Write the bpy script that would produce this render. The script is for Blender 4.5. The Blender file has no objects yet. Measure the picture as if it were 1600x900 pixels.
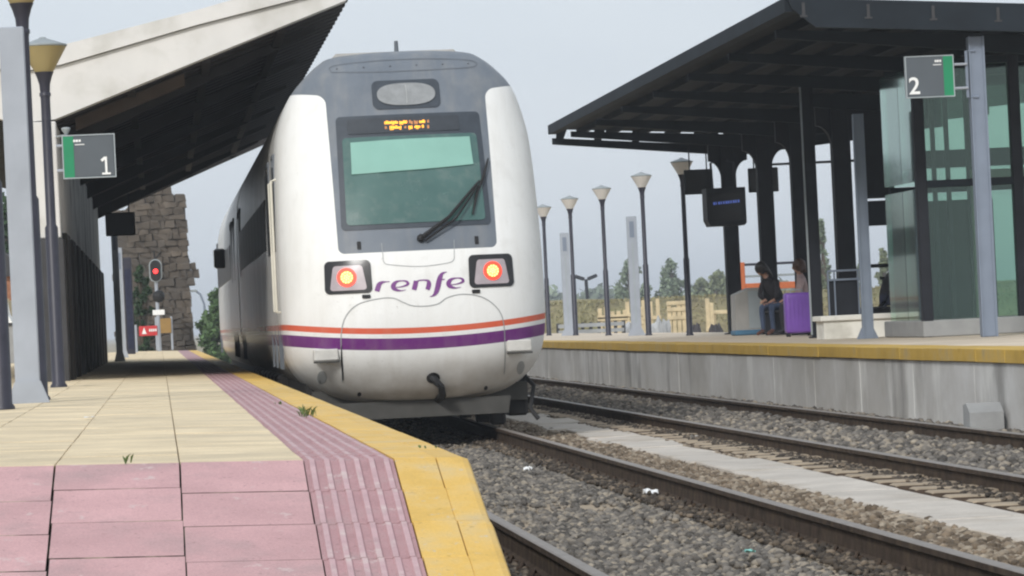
import bpy, bmesh, math, random
import numpy as np
from mathutils import Vector, Matrix, noise as mnoise

random.seed(7); np.random.seed(7)
SC = bpy.context.scene
COL = SC.collection
R = math.radians

# ------------------------------------------------------------------ camera
FPX = 5600.0                     # focal length in pixels of a 1600 px wide frame
CAM = Vector((0, 0, 1.21))
YAW, PITCH, ROLL = math.atan(552.9 / FPX), math.atan(47.5 / FPX), R(2.75)
_f = Vector((math.sin(YAW) * math.cos(PITCH), math.cos(YAW) * math.cos(PITCH), math.sin(PITCH)))
_r0 = Vector((math.cos(YAW), -math.sin(YAW), 0)); _u0 = _r0.cross(_f)
_r = _r0 * math.cos(ROLL) - _u0 * math.sin(ROLL)
_u = _r0 * math.sin(ROLL) + _u0 * math.cos(ROLL)
cam = bpy.data.objects.new('camera', bpy.data.cameras.new('camera'))
COL.objects.link(cam); SC.camera = cam
cam.matrix_world = Matrix(((_r.x, _u.x, -_f.x, CAM.x), (_r.y, _u.y, -_f.y, CAM.y), (_r.z, _u.z, -_f.z, CAM.z), (0, 0, 0, 1)))
cam.data.sensor_width = 36; cam.data.lens = 36 * FPX / 1600
cam.data.clip_start = 0.5; cam.data.clip_end = 6000
cam.data.dof.use_dof = False

# ------------------------------------------------------------------ world, sun, exposure
SUN_EL, SUN_AZ = R(30), R(206)   # hazy sun behind the camera, a little to the left
W = bpy.data.worlds.new('World'); SC.world = W; W.use_nodes = True
wn = W.node_tree; wn.nodes.clear()
wo = wn.nodes.new('ShaderNodeOutputWorld'); wb = wn.nodes.new('ShaderNodeBackground')
sk = wn.nodes.new('ShaderNodeTexSky'); sk.sky_type = 'NISHITA'; sk.sun_disc = False
sk.sun_elevation = SUN_EL; sk.sun_rotation = SUN_AZ; sk.dust_density = 6; sk.air_density = 1.2; sk.altitude = 200
mx = wn.nodes.new('ShaderNodeMixRGB'); mx.inputs[0].default_value = 0.86
mx.inputs[2].default_value = (6.5, 7.1, 7.75, 1)      # even veil of cloud over the clear sky
wtc = wn.nodes.new('ShaderNodeTexCoord'); wmp = wn.nodes.new('ShaderNodeMapping'); wmp.inputs['Scale'].default_value = (1, 1, 3.5)
wnz = wn.nodes.new('ShaderNodeTexNoise'); wnz.inputs['Scale'].default_value = 5; wnz.inputs['Detail'].default_value = 7; wnz.inputs['Roughness'].default_value = .55
wrp = wn.nodes.new('ShaderNodeValToRGB'); wrp.color_ramp.elements[0].position = .3; wrp.color_ramp.elements[1].position = .72      # faint unevenness of the cloud veil
wrp.color_ramp.elements[0].color = (6.25, 6.85, 7.55, 1); wrp.color_ramp.elements[1].color = (6.85, 7.4, 7.95, 1)
wn.links.new(wtc.outputs['Generated'], wmp.inputs[0]); wn.links.new(wmp.outputs[0], wnz.inputs['Vector']); wn.links.new(wnz.outputs['Fac'], wrp.inputs[0]); wn.links.new(wrp.outputs[0], mx.inputs[2])
wn.links.new(sk.outputs[0], mx.inputs[1]); wn.links.new(mx.outputs[0], wb.inputs[0])
wb.inputs[1].default_value = 0.12
wn.links.new(wb.outputs[0], wo.inputs[0])
sun = bpy.data.objects.new('sun', bpy.data.lights.new('sun', 'SUN')); COL.objects.link(sun)
sun.data.energy = 2.3; sun.data.angle = R(9); sun.data.color = (1, .98, .95)
_sd = Vector((math.sin(SUN_AZ) * math.cos(SUN_EL), math.cos(SUN_AZ) * math.cos(SUN_EL), math.sin(SUN_EL)))
sun.rotation_euler = _sd.to_track_quat('Z', 'Y').to_euler(); sun.location = (0, 0, 60)
SC.view_settings.view_transform = 'Standard'; SC.view_settings.look = 'None'
SC.view_settings.exposure = 0.05; SC.view_settings.gamma = 1; SC.view_settings.use_curve_mapping = False
SC.render.engine = 'CYCLES'
SC.cycles.max_bounces = 6; SC.cycles.transparent_max_bounces = 12
SC.cycles.filter_width = 2.2

# ------------------------------------------------------------------ helpers
def P(px, py, X=None, Y=None, Z=None):
    """world point on the sight line of a pixel, at a known X, depth Y or height Z"""
    d = _f + _r * ((px - 800) / FPX) - _u * ((py - 450) / FPX)
    if Y is not None: t = (Y - CAM.y) / d.y
    elif Z is not None: t = (Z - CAM.z) / d.z
    else: t = (X - CAM.x) / d.x
    return CAM + d * t
def PX(p):
    d = Vector(p) - CAM; w = d.dot(_f)
    return 800 + FPX * d.dot(_r) / w, 450 - FPX * d.dot(_u) / w

WL = {}
def tag(o, label=None, cat=None, group=None, kind=None):
    if label: o['label'] = label
    if cat: o['category'] = cat
    if group: o['group'] = group
    if kind: o['kind'] = kind
    return o
def thing(name, label, cat, loc=(0, 0, 0), group=None, rz=0):
    o = bpy.data.objects.new(name, None); COL.objects.link(o); o.empty_display_size = .2
    o.location = loc; o.rotation_euler = (0, 0, rz); WL[o.name] = Vector(loc)
    return tag(o, label, cat, group)
def copy_tree(o, parent=None, loc=None, label=None):
    c = o.copy(); COL.objects.link(c); c.parent = parent
    if loc is not None: c.location = loc
    if label: c['label'] = label
    for ch in list(o.children): copy_tree(ch, c)
    WL[c.name] = Vector(c.location)
    return c

class MB:
    def __init__(s): s.v = []; s.f = []; s.m = []; s.mi = 0
    def add(s, vs, fs, mi=None):
        b = len(s.v); s.v += [tuple(v) for v in vs]
        for f in fs: s.f.append(tuple(i + b for i in f)); s.m.append(s.mi if mi is None else mi)
        return s
    def box(s, x0, x1, y0, y1, z0, z1, mi=None):
        v = [(x0,y0,z0),(x1,y0,z0),(x1,y1,z0),(x0,y1,z0),(x0,y0,z1),(x1,y0,z1),(x1,y1,z1),(x0,y1,z1)]
        return s.add(v, [(0,3,2,1),(4,5,6,7),(0,1,5,4),(1,2,6,5),(2,3,7,6),(3,0,4,7)], mi)
    def cbox(s, x0, x1, y0, y1, z0, z1, c=.01, seg=1, mi=None, M=None):
        bm = bmesh.new(); bmesh.ops.create_cube(bm, size=1)
        for v in bm.verts: v.co = Vector(((x0+x1)/2+v.co.x*(x1-x0), (y0+y1)/2+v.co.y*(y1-y0), (z0+z1)/2+v.co.z*(z1-z0)))
        bmesh.ops.bevel(bm, geom=bm.edges[:], offset=c, segments=seg, affect='EDGES', profile=.5)
        bm.verts.ensure_lookup_table(); bm.verts.index_update()
        vs = [(M @ v.co if M else v.co.copy()) for v in bm.verts]
        s.add(vs, [[v.index for v in f.verts] for f in bm.faces], mi); bm.free(); return s
    def prism(s, pts, axis, a, b, mi=None):
        """pts: 2-D outline; axis 'y': (x,z) extruded from y=a to y=b; 'x': (y,z); 'z': (x,y)"""
        n = len(pts)
        def mk(p, t): return (p[0], t, p[1]) if axis == 'y' else (t, p[0], p[1]) if axis == 'x' else (p[0], p[1], t)
        v = [mk(p, a) for p in pts] + [mk(p, b) for p in pts]
        return s.add(v, [tuple(range(n)), tuple(range(2*n-1, n-1, -1))] + [(i, n+i, n+(i+1) % n, (i+1) % n) for i in range(n)], mi)
    def tube(s, pts, rads, n=8, cap=True, mi=None):
        pts = [Vector(p) for p in pts]
        if not hasattr(rads, '__len__'): rads = [rads]*len(pts)
        b = len(s.v); up = None
        for i, p in enumerate(pts):
            t = (pts[min(i+1, len(pts)-1)] - pts[max(i-1, 0)]).normalized()
            if up is None: up = t.orthogonal().normalized()
            e1 = (up - t * up.dot(t)).normalized(); up = e1; e2 = t.cross(e1)
            for k in range(n):
                a = 2*math.pi*k/n; s.v.append(tuple(p + (e1*math.cos(a)+e2*math.sin(a))*rads[i]))
        m = s.mi if mi is None else mi
        for i in range(len(pts)-1):
            for k in range(n):
                k2 = (k+1) % n; s.f.append((b+i*n+k, b+i*n+k2, b+(i+1)*n+k2, b+(i+1)*n+k)); s.m.append(m)
        if cap:
            s.f.append(tuple(b+k for k in range(n-1, -1, -1))); s.m.append(m)
            s.f.append(tuple(b+(len(pts)-1)*n+k for k in range(n))); s.m.append(m)
        return s
    def lathe(s, c, prof, n=16, mi=None):
        c = Vector(c); b = len(s.v); m = s.mi if mi is None else mi
        for r, z in prof:
            for k in range(n):
                a = 2*math.pi*k/n; s.v.append((c.x+r*math.cos(a), c.y+r*math.sin(a), c.z+z))
        for i in range(len(prof)-1):
            for k in range(n):
                k2 = (k+1) % n; s.f.append((b+i*n+k, b+i*n+k2, b+(i+1)*n+k2, b+(i+1)*n+k)); s.m.append(m)
        s.f.append(tuple(b+k for k in range(n-1, -1, -1))); s.m.append(m)
        s.f.append(tuple(b+(len(prof)-1)*n+k for k in range(n))); s.m.append(m)
        return s
    def blob(s, c, r, sub=2, amp=.15, freq=2., sc=(1, 1, 1), mi=None, seed=0):
        bm = bmesh.new(); bmesh.ops.create_icosphere(bm, subdivisions=sub, radius=1)
        c = Vector(c); bm.verts.ensure_lookup_table(); vs = []
        for v in bm.verts:
            d = v.co.normalized(); k = 1 + amp*mnoise.noise(d*freq+Vector((seed*3.1, seed*1.7, 0)))
            vs.append(c + Vector((d.x*sc[0], d.y*sc[1], d.z*sc[2]))*r*k)
        bm.verts.index_update(); s.add(vs, [[v.index for v in f.verts] for f in bm.faces], mi); bm.free(); return s
    def build(s, name, mats, parent=None, smooth=False, origin=None):
        if not isinstance(mats, (list, tuple)): mats = [mats]
        off = WL[parent.name] if parent else Vector(origin or (0, 0, 0))
        me = bpy.data.meshes.new(name)
        me.from_pydata([(v[0]-off.x, v[1]-off.y, v[2]-off.z) for v in s.v], [], s.f)
        for m in mats: me.materials.append(m)
        if len(mats) > 1: me.polygons.foreach_set('material_index', s.m)
        if smooth: me.polygons.foreach_set('use_smooth', [True]*len(me.polygons))
        me.update()
        o = bpy.data.objects.new(name, me); COL.objects.link(o)
        if parent: o.parent = parent; WL[o.name] = off
        else: o.location = off; WL[o.name] = off
        return o
def auto_smooth(o, ang=35):
    me = o.data; me.polygons.foreach_set('use_smooth', [True]*len(me.polygons))
    me.set_sharp_from_angle(angle=R(ang)); return o
def child(mesh_obj_data, name, parent, loc, rot=(0, 0, 0)):
    """a piece sharing mesh data; loc in world"""
    o = bpy.data.objects.new(name, mesh_obj_data); COL.objects.link(o); o.parent = parent
    o.location = Vector(loc) - WL[parent.name]; o.rotation_euler = rot; WL[o.name] = Vector(loc)
    return o
def mesh_only(mb, name, mats):
    me = bpy.data.meshes.new(name); me.from_pydata(mb.v, [], mb.f)
    mats = mats if isinstance(mats, (list, tuple)) else [mats]
    for m in mats: me.materials.append(m)
    if len(mats) > 1: me.polygons.foreach_set('material_index', mb.m)
    me.update(); return me
def catmull(pts, k=6):
    pts = [np.array(p, float) for p in pts]; out = []
    for i in range(len(pts)-1):
        p0, p1, p2, p3 = pts[max(i-1, 0)], pts[i], pts[i+1], pts[min(i+2, len(pts)-1)]
        for j in range(k):
            t = j/k
            out.append(.5*((2*p1)+(-p0+p2)*t+(2*p0-5*p1+4*p2-p3)*t*t+(-p0+3*p1-3*p2+p3)*t**3))
    out.append(pts[-1]); return out

# ------------------------------------------------------------------ materials
class NT:
    def __init__(s, name):
        s.mat = bpy.data.materials.new(name); s.mat.use_nodes = True; s.t = s.mat.node_tree; s.n = s.t.nodes
        s.bsdf = s.n['Principled BSDF']; s.out = s.n['Material Output']
    def node(s, t, **kw):
        nd = s.n.new(t)
        for k, v in kw.items(): setattr(nd, k, v)
        return nd
    def put(s, sock, v):
        if isinstance(v, bpy.types.NodeSocket): s.t.links.new(v, sock)
        else: sock.default_value = v
    def m(s, op, a, b=0., c=None):
        nd = s.node('ShaderNodeMath', operation=op); s.put(nd.inputs[0], a); s.put(nd.inputs[1], b)
        if c is not None: s.put(nd.inputs[2], c)
        return nd.outputs[0]
    def mix(s, f, a, b, blend='MIX'):
        nd = s.node('ShaderNodeMixRGB', blend_type=blend); s.put(nd.inputs[0], f)
        for i, v in ((1, a), (2, b)):
            if isinstance(v, (tuple, list)): v = tuple(v)[:3] + (1,)
            s.put(nd.inputs[i], v)
        return nd.outputs[0]
    def ramp(s, f, lo, hi):
        nd = s.node('ShaderNodeMapRange'); nd.clamp = True; s.put(nd.inputs[0], f)
        nd.inputs[1].default_value = lo; nd.inputs[2].default_value = hi; return nd.outputs[0]
    def noise(s, scale, co=None, stretch=None, detail=4, rough=.6):
        nd = s.node('ShaderNodeTexNoise'); nd.inputs['Scale'].default_value = scale
        nd.inputs['Detail'].default_value = detail; nd.inputs['Roughness'].default_value = rough
        if co is None: co = s.pos()
        if stretch:
            mp = s.node('ShaderNodeMapping'); mp.inputs['Scale'].default_value = stretch
            s.t.links.new(co, mp.inputs[0]); co = mp.outputs[0]
        s.t.links.new(co, nd.inputs['Vector']); return nd.outputs['Fac']
    def pos(s): return s.node('ShaderNodeNewGeometry').outputs['Position']
    def island(s): return s.node('ShaderNodeNewGeometry').outputs['Random Per Island']
    def objrand(s): return s.node('ShaderNodeObjectInfo').outputs['Random']
    def bump(s, h, strength=.3, dist=.01):
        nd = s.node('ShaderNodeBump'); nd.inputs['Strength'].default_value = strength; nd.inputs['Distance'].default_value = dist
        s.t.links.new(h, nd.inputs['Height']); s.t.links.new(nd.outputs[0], s.bsdf.inputs['Normal'])
    def col(s, v): s.put(s.bsdf.inputs['Base Color'], v if not isinstance(v, (tuple, list)) else tuple(v)[:3]+(1,))
    def set(s, rough=None, metal=None, spec=None, coat=None):
        for k, v in (('Roughness', rough), ('Metallic', metal), ('Specular IOR Level', spec), ('Coat Weight', coat)):
            if v is not None: s.put(s.bsdf.inputs[k], v)

def sc_(c, k): return tuple(min(1, x*k) for x in c)
def mat(name, c, rough=.65, var=.2, scale=3., bump=0., bscale=60., metal=0., spec=.4, rnd=0., stretch=None, dirt=None, dscale=1.2, dlo=.5, dhi=.72, isl=0., grain=0., gscale=110., chip=None, cscale=7.):
    n = NT(name)
    f = n.ramp(n.noise(scale, stretch=stretch), .3, .7)
    c1 = n.mix(f, sc_(c, 1-var), sc_(c, 1+var))
    if rnd:
        h = n.ramp(n.objrand(), 0, 1); c1 = n.mix(1., c1, n.mix(h, (1-rnd,)*3, (1.,)*3), 'MULTIPLY')
    if isl:
        c1 = n.mix(1., c1, n.mix(n.island(), (1-isl,)*3, (1.,)*3), 'MULTIPLY')
    if dirt:
        d = n.ramp(n.noise(dscale, stretch=stretch, detail=6), dlo, dhi); c1 = n.mix(d, c1, dirt)
    if grain:
        c1 = n.mix(1., c1, n.mix(n.ramp(n.noise(gscale, detail=2), .3, .7), (1-grain,)*3, (1+grain,)*3), 'MULTIPLY')
        sp_ = n.ramp(n.noise(gscale*.33, detail=2), .66, .72); c1 = n.mix(n.m('MULTIPLY', sp_, .5), c1, sc_(c, .45))
    if chip:
        ch_ = n.ramp(n.noise(cscale, detail=8, rough=.75), .60, .64); c1 = n.mix(n.m('MULTIPLY', ch_, .8), c1, chip)
    n.col(c1); n.set(rough, metal, spec)
    if bump: n.bump(n.noise(bscale, detail=3), bump, .01)
    return n.mat
def emit(name, c, st):
    n = NT(name); n.col(c); n.put(n.bsdf.inputs['Emission Color'], tuple(c)+(1,)); n.put(n.bsdf.inputs['Emission Strength'], st)
    return n.mat

M = {}
M['cream'] = mat('cream_paving', (.72, .592, .395), .8, .13, 2.5, .25, 90, rnd=.13, dirt=(.54, .45, .31), dscale=1.6, grain=.10)
M['pink'] = mat('pink_paving', (.54, .325, .33), .75, .10, 3, .2, 90, rnd=.10, dirt=(.38, .26, .26), dscale=2.4, grain=.10, chip=(.55, .44, .43), cscale=5)
M['tactile'] = mat('pink_tactile', (.43, .25, .26), .75, .13, 5, .2, 90, rnd=.12, dirt=(.34, .235, .235), dscale=5, grain=.10, chip=(.52, .42, .41), cscale=9)
M['ridge'] = mat('worn_ridge', (.475, .315, .33), .75, .12, 8, .1, 90, dirt=(.56, .46, .44), dscale=9)
M['yellow'] = mat('yellow_paint', (.72, .455, .10), .6, .12, 4, .2, 70, rnd=.1, dirt=(.56, .42, .20), dscale=4, dlo=.48, dhi=.74, grain=.07, chip=(.50, .45, .36), cscale=11)
M['yellow_old'] = mat('yellow_edge_paint', (.52, .335, .06), .7, .18, 3, .2, 70, rnd=.1, dirt=(.37, .28, .13), dscale=3)
M['joint'] = mat('joint_mortar', (.30, .26, .20), .95, .3, 12, .4, 60, dirt=(.05, .045, .035), dscale=4.5, dlo=.40, dhi=.52)
M['platform2'] = mat('tan_paving', (.58, .49, .38), .8, .15, .8, .1, 60, dirt=(.47, .40, .31), dscale=.7)
def wallmat():
    n = NT('streaked_concrete')
    big = n.ramp(n.noise(.45, stretch=(1, .8, 1.2), detail=8), .36, .62); fine = n.ramp(n.noise(5, detail=6), .3, .7)
    c = n.mix(big, (.37, .36, .34), (.55, .55, .545)); c = n.mix(n.m('MULTIPLY', fine, .35), c, (.38, .36, .33))
    run = n.ramp(n.noise(.9, stretch=(1, 1.0, .30), detail=7), .54, .66); c = n.mix(n.m('MULTIPLY', run, .75), c, (.20, .195, .185))
    wh = n.ramp(n.noise(.8, stretch=(1.7, 1.2, .5), detail=8), .56, .66); c = n.mix(n.m('MULTIPLY', wh, .7), c, (.64, .64, .62))
    n.col(c); n.set(.88, spec=.25); n.bump(n.noise(30), .3, .01); return n.mat
M['concrete'] = wallmat()
M['slab'] = mat('pale_concrete', (.52, .475, .42), .85, .13, 2.5, .2, 60, rnd=.14, dirt=(.36, .31, .25), dscale=1.5, grain=.1, gscale=70)
M['block'] = mat('grey_concrete', (.28, .285, .285), .8, .1, 4, .2, 60)
M['dust'] = mat('track_dust', (.33, .265, .19), .95, .3, 4, .5, 40, dirt=(.20, .17, .135), dscale=5)
M['earth'] = mat('dry_earth', (.30, .25, .165), .95, .25, .15, .3, 8, dirt=(.21, .205, .11), dscale=.05)
M['rail_side'] = mat('rail_rust_sleeper_shade', (.060, .043, .032), .9, .4, 9, .5, 60, spec=.15, dirt=(.10, .075, .05), dscale=7)
M['rail_top'] = mat('worn_rail_head', (.24, .21, .185), .5, .15, 6, 0, metal=.4)
M['sleeper'] = mat('sleeper_concrete', (.31, .25, .18), .9, .2, 5, .3)
M['conduit'] = mat('dusty_conduit', (.38, .28, .17), .75, .15, 6, .1)
M['white_plaster'] = mat('white_plaster', (.63, .62, .60), .75, .06, 1.5, .1, 40, dirt=(.44, .43, .39), dscale=1.3, dlo=.50, dhi=.78)
M['grey_plaster'] = mat('grey_plaster', (.78, .78, .75), .8, .12, 1.2, .1, 40, dirt=(.30, .30, .29), dscale=.9)
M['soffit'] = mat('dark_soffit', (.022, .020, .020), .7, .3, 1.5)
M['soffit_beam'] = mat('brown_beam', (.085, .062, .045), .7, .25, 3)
M['darkclad'] = mat('dark_cladding', (.014, .013, .013), .55, .2, 3)
M['bluegrey_clad'] = mat('slate_cladding', (.038, .038, .041), .6, .2, 3)
M['lamp_black'] = mat('dark_blue_paint', (.028, .028, .042), .45, .2, 6)
M['lamp_cap'] = mat('lamp_cap_grey', (.26, .29, .30), .5, .15, 6)
def translucent(name, c):
    n = NT(name); n.col(n.mix(n.ramp(n.noise(4), .3, .7), sc_(c, .85), c)); n.set(.4)
    n.put(n.bsdf.inputs['Subsurface Weight'], .0)
    tr = n.node('ShaderNodeBsdfTranslucent'); tr.inputs[0].default_value = tuple(c)+(1,)
    ms = n.node('ShaderNodeMixShader'); ms.inputs[0].default_value = .45
    n.t.links.new(n.bsdf.outputs[0], ms.inputs[1]); n.t.links.new(tr.outputs[0], ms.inputs[2]); n.t.links.new(ms.outputs[0], n.out.inputs[0])
    return n.mat
M['lamp_glass'] = translucent('opal_lamp', (.93, .90, .86))
M['lamp_glass_amber'] = translucent('amber_lamp', (.58, .48, .24))
M['silver'] = mat('silver_paint', (.34, .37, .42), .45, .08, 3, metal=.1)
M['postgrey'] = mat('blue_grey_paint', (.18, .215, .275), .5, .08, 3)
M['steel_dark'] = mat('dark_steel', (.014, .016, .022), .65, .3, 2, spec=.25)
M['steel_canopy'] = mat('canopy_steel', (.013, .018, .024), .75, .25, 1.2, spec=.2)
M['wood_panel'] = mat('stained_panel', (.014, .016, .019), .8, .4, .7, spec=.2)
M['black'] = mat('black_matt', (.012, .012, .013), .7, .3, 4)
M['blackgloss'] = mat('black_plastic', (.02, .02, .022), .25, .1, 4)
M['sign_grey'] = mat('sign_grey', (.085, .10, .115), .45, .05, 4)
M['sign_green'] = mat('sign_green', (.012, .22, .10), .45, .05, 4)
M['sign_white'] = mat('sign_white', (.78, .79, .78), .5, .03, 4)
M['sign_frame'] = mat('sign_frame', (.32, .36, .38), .45, .05, 4)
M['stainless'] = mat('brushed_metal', (.40, .39, .37), .45, .12, 2.5, metal=.35)
M['blue_base'] = mat('blue_base', (.06, .16, .26), .6, .1, 4)
M['orange'] = mat('orange_paint', (.48, .13, .045), .6, .12, 3)
M['purple_case'] = mat('purple_shell', (.17, .075, .37), .42, .08, 6)
M['plinth'] = mat('white_concrete', (.74, .73, .68), .8, .06, 2, dirt=(.46, .45, .40), dscale=1.5)
M['beige'] = mat('beige_frame', (.34, .33, .28), .6, .08, 3)
M['redsign'] = mat('red_sign', (.50, .035, .04), .5, .08, 4)
M['brownsign'] = mat('brown_sign', (.27, .165, .05), .6, .15, 6)
M['timber'] = mat('yellow_timber', (.56, .46, .29), .8, .18, 3)
M['rock'] = mat('grey_rock', (.33, .34, .35), .9, .3, 1.2, .4, 8)
M['tar'] = mat('dark_scrap', (.05, .045, .05), .8, .4, 2)
M['paper'] = mat('white_paper', (.75, .76, .76), .7, .05, 9)
M['teal'] = mat('teal_plastic', (.20, .50, .45), .5, .1, 9)
M['brick'] = mat('red_brick', (.30, .14, .08), .85, .25, 5)
M['bark'] = mat('bark', (.09, .07, .05), .9, .3, 6, .4, 30)
def leafmat(name, c, k=.5):
    n = NT(name); i = n.island()
    n.col(n.mix(i, sc_(c, 1-k), sc_(c, 1+k))); n.set(.6, spec=.25); return n.mat
M['leaf_green'] = leafmat('leaf_green', (.07, .12, .045))
M['leaf_dark'] = leafmat('leaf_dark', (.028, .055, .022))
M['leaf_olive'] = leafmat('leaf_olive', (.18, .21, .12))
M['leaf_grey'] = leafmat('leaf_greygreen', (.17, .215, .15))
M['weed'] = leafmat('weed_green', (.10, .145, .045))
M['dryveg'] = leafmat('dry_scrub', (.24, .22, .12), .25)
def stonemat(name, ca, cb, cc):
    n = NT(name); i = n.island()
    r = n.node('ShaderNodeValToRGB'); r.color_ramp.elements[0].color = ca+(1,); r.color_ramp.elements[1].color = cc+(1,)
    e = r.color_ramp.elements.new(.62); e.color = cb+(1,); n.put(r.inputs[0], i)
    c = n.mix(n.ramp(n.noise(14), .3, .7), (.72,)*3, (1.18,)*3)
    n.col(n.mix(1., r.outputs[0], c, 'MULTIPLY')); n.set(.9, spec=.2); return n.mat
M['ballast'] = stonemat('blue_grey_ballast', (.072, .066, .060), (.178, .163, .145), (.31, .27, .215))
M['ballast_brown'] = stonemat('brown_ballast', (.085, .066, .048), (.21, .165, .12), (.33, .285, .225))
M['grit'] = stonemat('oily_grit', (.035, .030, .026), (.085, .070, .056), (.20, .16, .12))
M['tower_stone'] = mat('ruin_stone', (.115, .095, .075), .95, .4, 1.6, .6, 12, rnd=.42, dirt=(.085, .075, .065), dscale=1.1, dlo=.48, dhi=.66)
M['tower_core'] = mat('ruin_mortar', (.095, .08, .065), .95, .3, 2, .6, 12)

def glassmat(name, tint, gloss=.12, rough=.03):
    n = NT(name); n.n.remove(n.bsdf)
    tr = n.node('ShaderNodeBsdfTransparent'); tr.inputs[0].default_value = tint+(1,)
    gl = n.node('ShaderNodeBsdfGlossy'); gl.inputs['Roughness'].default_value = rough; gl.inputs[0].default_value = (.8, .95, .88, 1)
    fr = n.node('ShaderNodeFresnel'); fr.inputs[0].default_value = 1.5
    ms = n.node('ShaderNodeMixShader'); n.t.links.new(n.m('ADD', fr.outputs[0], gloss), ms.inputs[0])
    n.t.links.new(tr.outputs[0], ms.inputs[1]); n.t.links.new(gl.outputs[0], ms.inputs[2]); n.t.links.new(ms.outputs[0], n.out.inputs[0])
    return n.mat
M['glass'] = glassmat('green_glass', (.74, .84, .79), .02)
M['glass_clear'] = glassmat('pale_glass', (.62, .74, .70), .20, .06)

# train paint: white shell, grey brow and windscreen surround, orange and purple bands (object space of the train)
def train_paint(rear=False):
    n = NT('train_paint_rear' if rear else 'train_paint')
    tc = n.node('ShaderNodeTexCoord').outputs['Object']; sp = n.node('ShaderNodeSeparateXYZ'); n.t.links.new(tc, sp.inputs[0])
    x, y, z = sp.outputs; ax = n.m('ABSOLUTE', x)
    def gt(a, b): return n.m('GREATER_THAN', a, b)
    def lt(a, b): return n.m('LESS_THAN', a, b)
    xs = n.m('MULTIPLY_ADD', n.m('SUBTRACT', z, 2.), .014, .870)
    zt = n.m('MULTIPLY_ADD', n.m('SUBTRACT', ax, .9), .16, 3.79)
    r = .10
    qx = n.m('SUBTRACT', n.m('ADD', xs, r), ax); qz = n.m('SUBTRACT', z, n.m('SUBTRACT', zt, r))
    px_, pz_ = n.m('MAXIMUM', qx, 0.), n.m('MAXIMUM', qz, 0.)
    d = n.m('SUBTRACT', n.m('ADD', n.m('SQRT', n.m('ADD', n.m('MULTIPLY', px_, px_), n.m('MULTIPLY', pz_, pz_))), n.m('MINIMUM', n.m('MAXIMUM', qx, qz), 0.)), r)
    r2 = .07
    qx = n.m('SUBTRACT', ax, n.m('SUBTRACT', xs, r2)); qz = n.m('SUBTRACT', 2.0+r2, z)
    px_, pz_ = n.m('MAXIMUM', qx, 0.), n.m('MAXIMUM', qz, 0.)
    d2 = n.m('SUBTRACT', n.m('ADD', n.m('SQRT', n.m('ADD', n.m('MULTIPLY', px_, px_), n.m('MULTIPLY', pz_, pz_))), n.m('MINIMUM', n.m('MAXIMUM', qx, qz), 0.)), r2)
    grey = n.m('MULTIPLY', gt(d, 0.), n.m('MAXIMUM', gt(z, 3.), lt(d2, 0.)))
    sx = n.m('DIVIDE', x, 1.47)
    zs = n.m('ADD', z, n.m('MULTIPLY', n.m('SUBTRACT', 1., n.m('MULTIPLY', sx, sx)), .10))
    org = n.m('MULTIPLY', gt(zs, 1.197), lt(zs, 1.262)); pur = n.m('MULTIPLY', gt(zs, 1.022), lt(zs, 1.150))
    c = n.mix(n.ramp(n.noise(1.2, tc), .3, .7), (.72, .72, .70), (.78, .785, .775))
    gcol = n.mix(n.ramp(n.noise(2.5, tc), .3, .7), (.120, .142, .172), (.155, .178, .208))
    c = n.mix(grey, c, gcol)
    c = n.mix(org, c, (.60, .105, .05)); c = n.mix(pur, c, (.13, .018, .16))
    # road dirt: splashed up from the rails, heavier along the flanks
    low = n.m('SUBTRACT', 1., n.ramp(z, .35, 1.0)); nz = n.ramp(n.noise(3.5, tc, detail=6), .25, .8)
    dirt = n.m('MULTIPLY', low, n.m('MULTIPLY_ADD', nz, .7, .15))
    c = n.mix(dirt, c, (.27, .23, .18))
    side = n.ramp(y, -9, -8) if rear else n.ramp(y, 1.3, 3.2); st = n.ramp(n.noise(1.5, tc, stretch=(1, 1.2, .18), detail=6), .3, .75)
    gr = n.mix(n.ramp(z, .9, 1.25), (.38, .33, .26), (.33, .32, .30))
    c = n.mix(n.m('MULTIPLY', side, n.m('MULTIPLY_ADD', st, .40, .22)), c, gr)
    front = n.m('SUBTRACT', 1., n.ramp(y, 1.6, 3.0))
    stk = n.ramp(n.noise(2.2, tc, stretch=(3.2, 1, .35), detail=7), .46, .80); c = n.mix(n.m('MULTIPLY', front, n.m('MULTIPLY', stk, .18)), c, (.40, .36, .29))
    bug = n.ramp(n.noise(38, tc, detail=2), .70, .74); c = n.mix(n.m('MULTIPLY', front, n.m('MULTIPLY', bug, .45)), c, (.16, .13, .10))
    smr = n.ramp(n.noise(5, tc, detail=8), .55, .75); c = n.mix(n.m('MULTIPLY', front, n.m('MULTIPLY', smr, .14)), c, (.30, .28, .24))
    n.col(c); n.set(n.m('MULTIPLY_ADD', side, -.25, .5), spec=.4)
    n.bump(n.noise(1.6, tc, detail=2), .06, .03)
    return n.mat
M['paint'] = train_paint(); M['paint_rear'] = train_paint(True)
M['purple'] = mat('purple_lettering', (.17, .045, .21), .4, .08, 9)
M['seam'] = mat('panel_seam', (.30, .31, .31), .6, .1, 9)
M['seam_dark'] = mat('dark_panel_seam', (.11, .125, .145), .6, .1, 9)
M['rubber'] = mat('windscreen_rubber', (.040, .050, .064), .5, .12, 9)
M['rubber_dk'] = mat('dark_rubber', (.035, .042, .052), .45, .12, 9)
def windscreen():
    n = NT('green_windscreen'); c = n.mix(n.ramp(n.noise(1.8), .3, .7), (.038, .098, .090), (.060, .130, .118))
    c = n.mix(n.m('MULTIPLY', n.ramp(n.noise(7, detail=8), .5, .75), .35), c, (.17, .21, .19))
    n.col(c); n.set(n.m('MULTIPLY_ADD', n.noise(3), .25, .12), spec=.5, coat=.5); n.put(n.bsdf.inputs['Coat Roughness'], .04); return n.mat
M['screen'] = windscreen()
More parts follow.
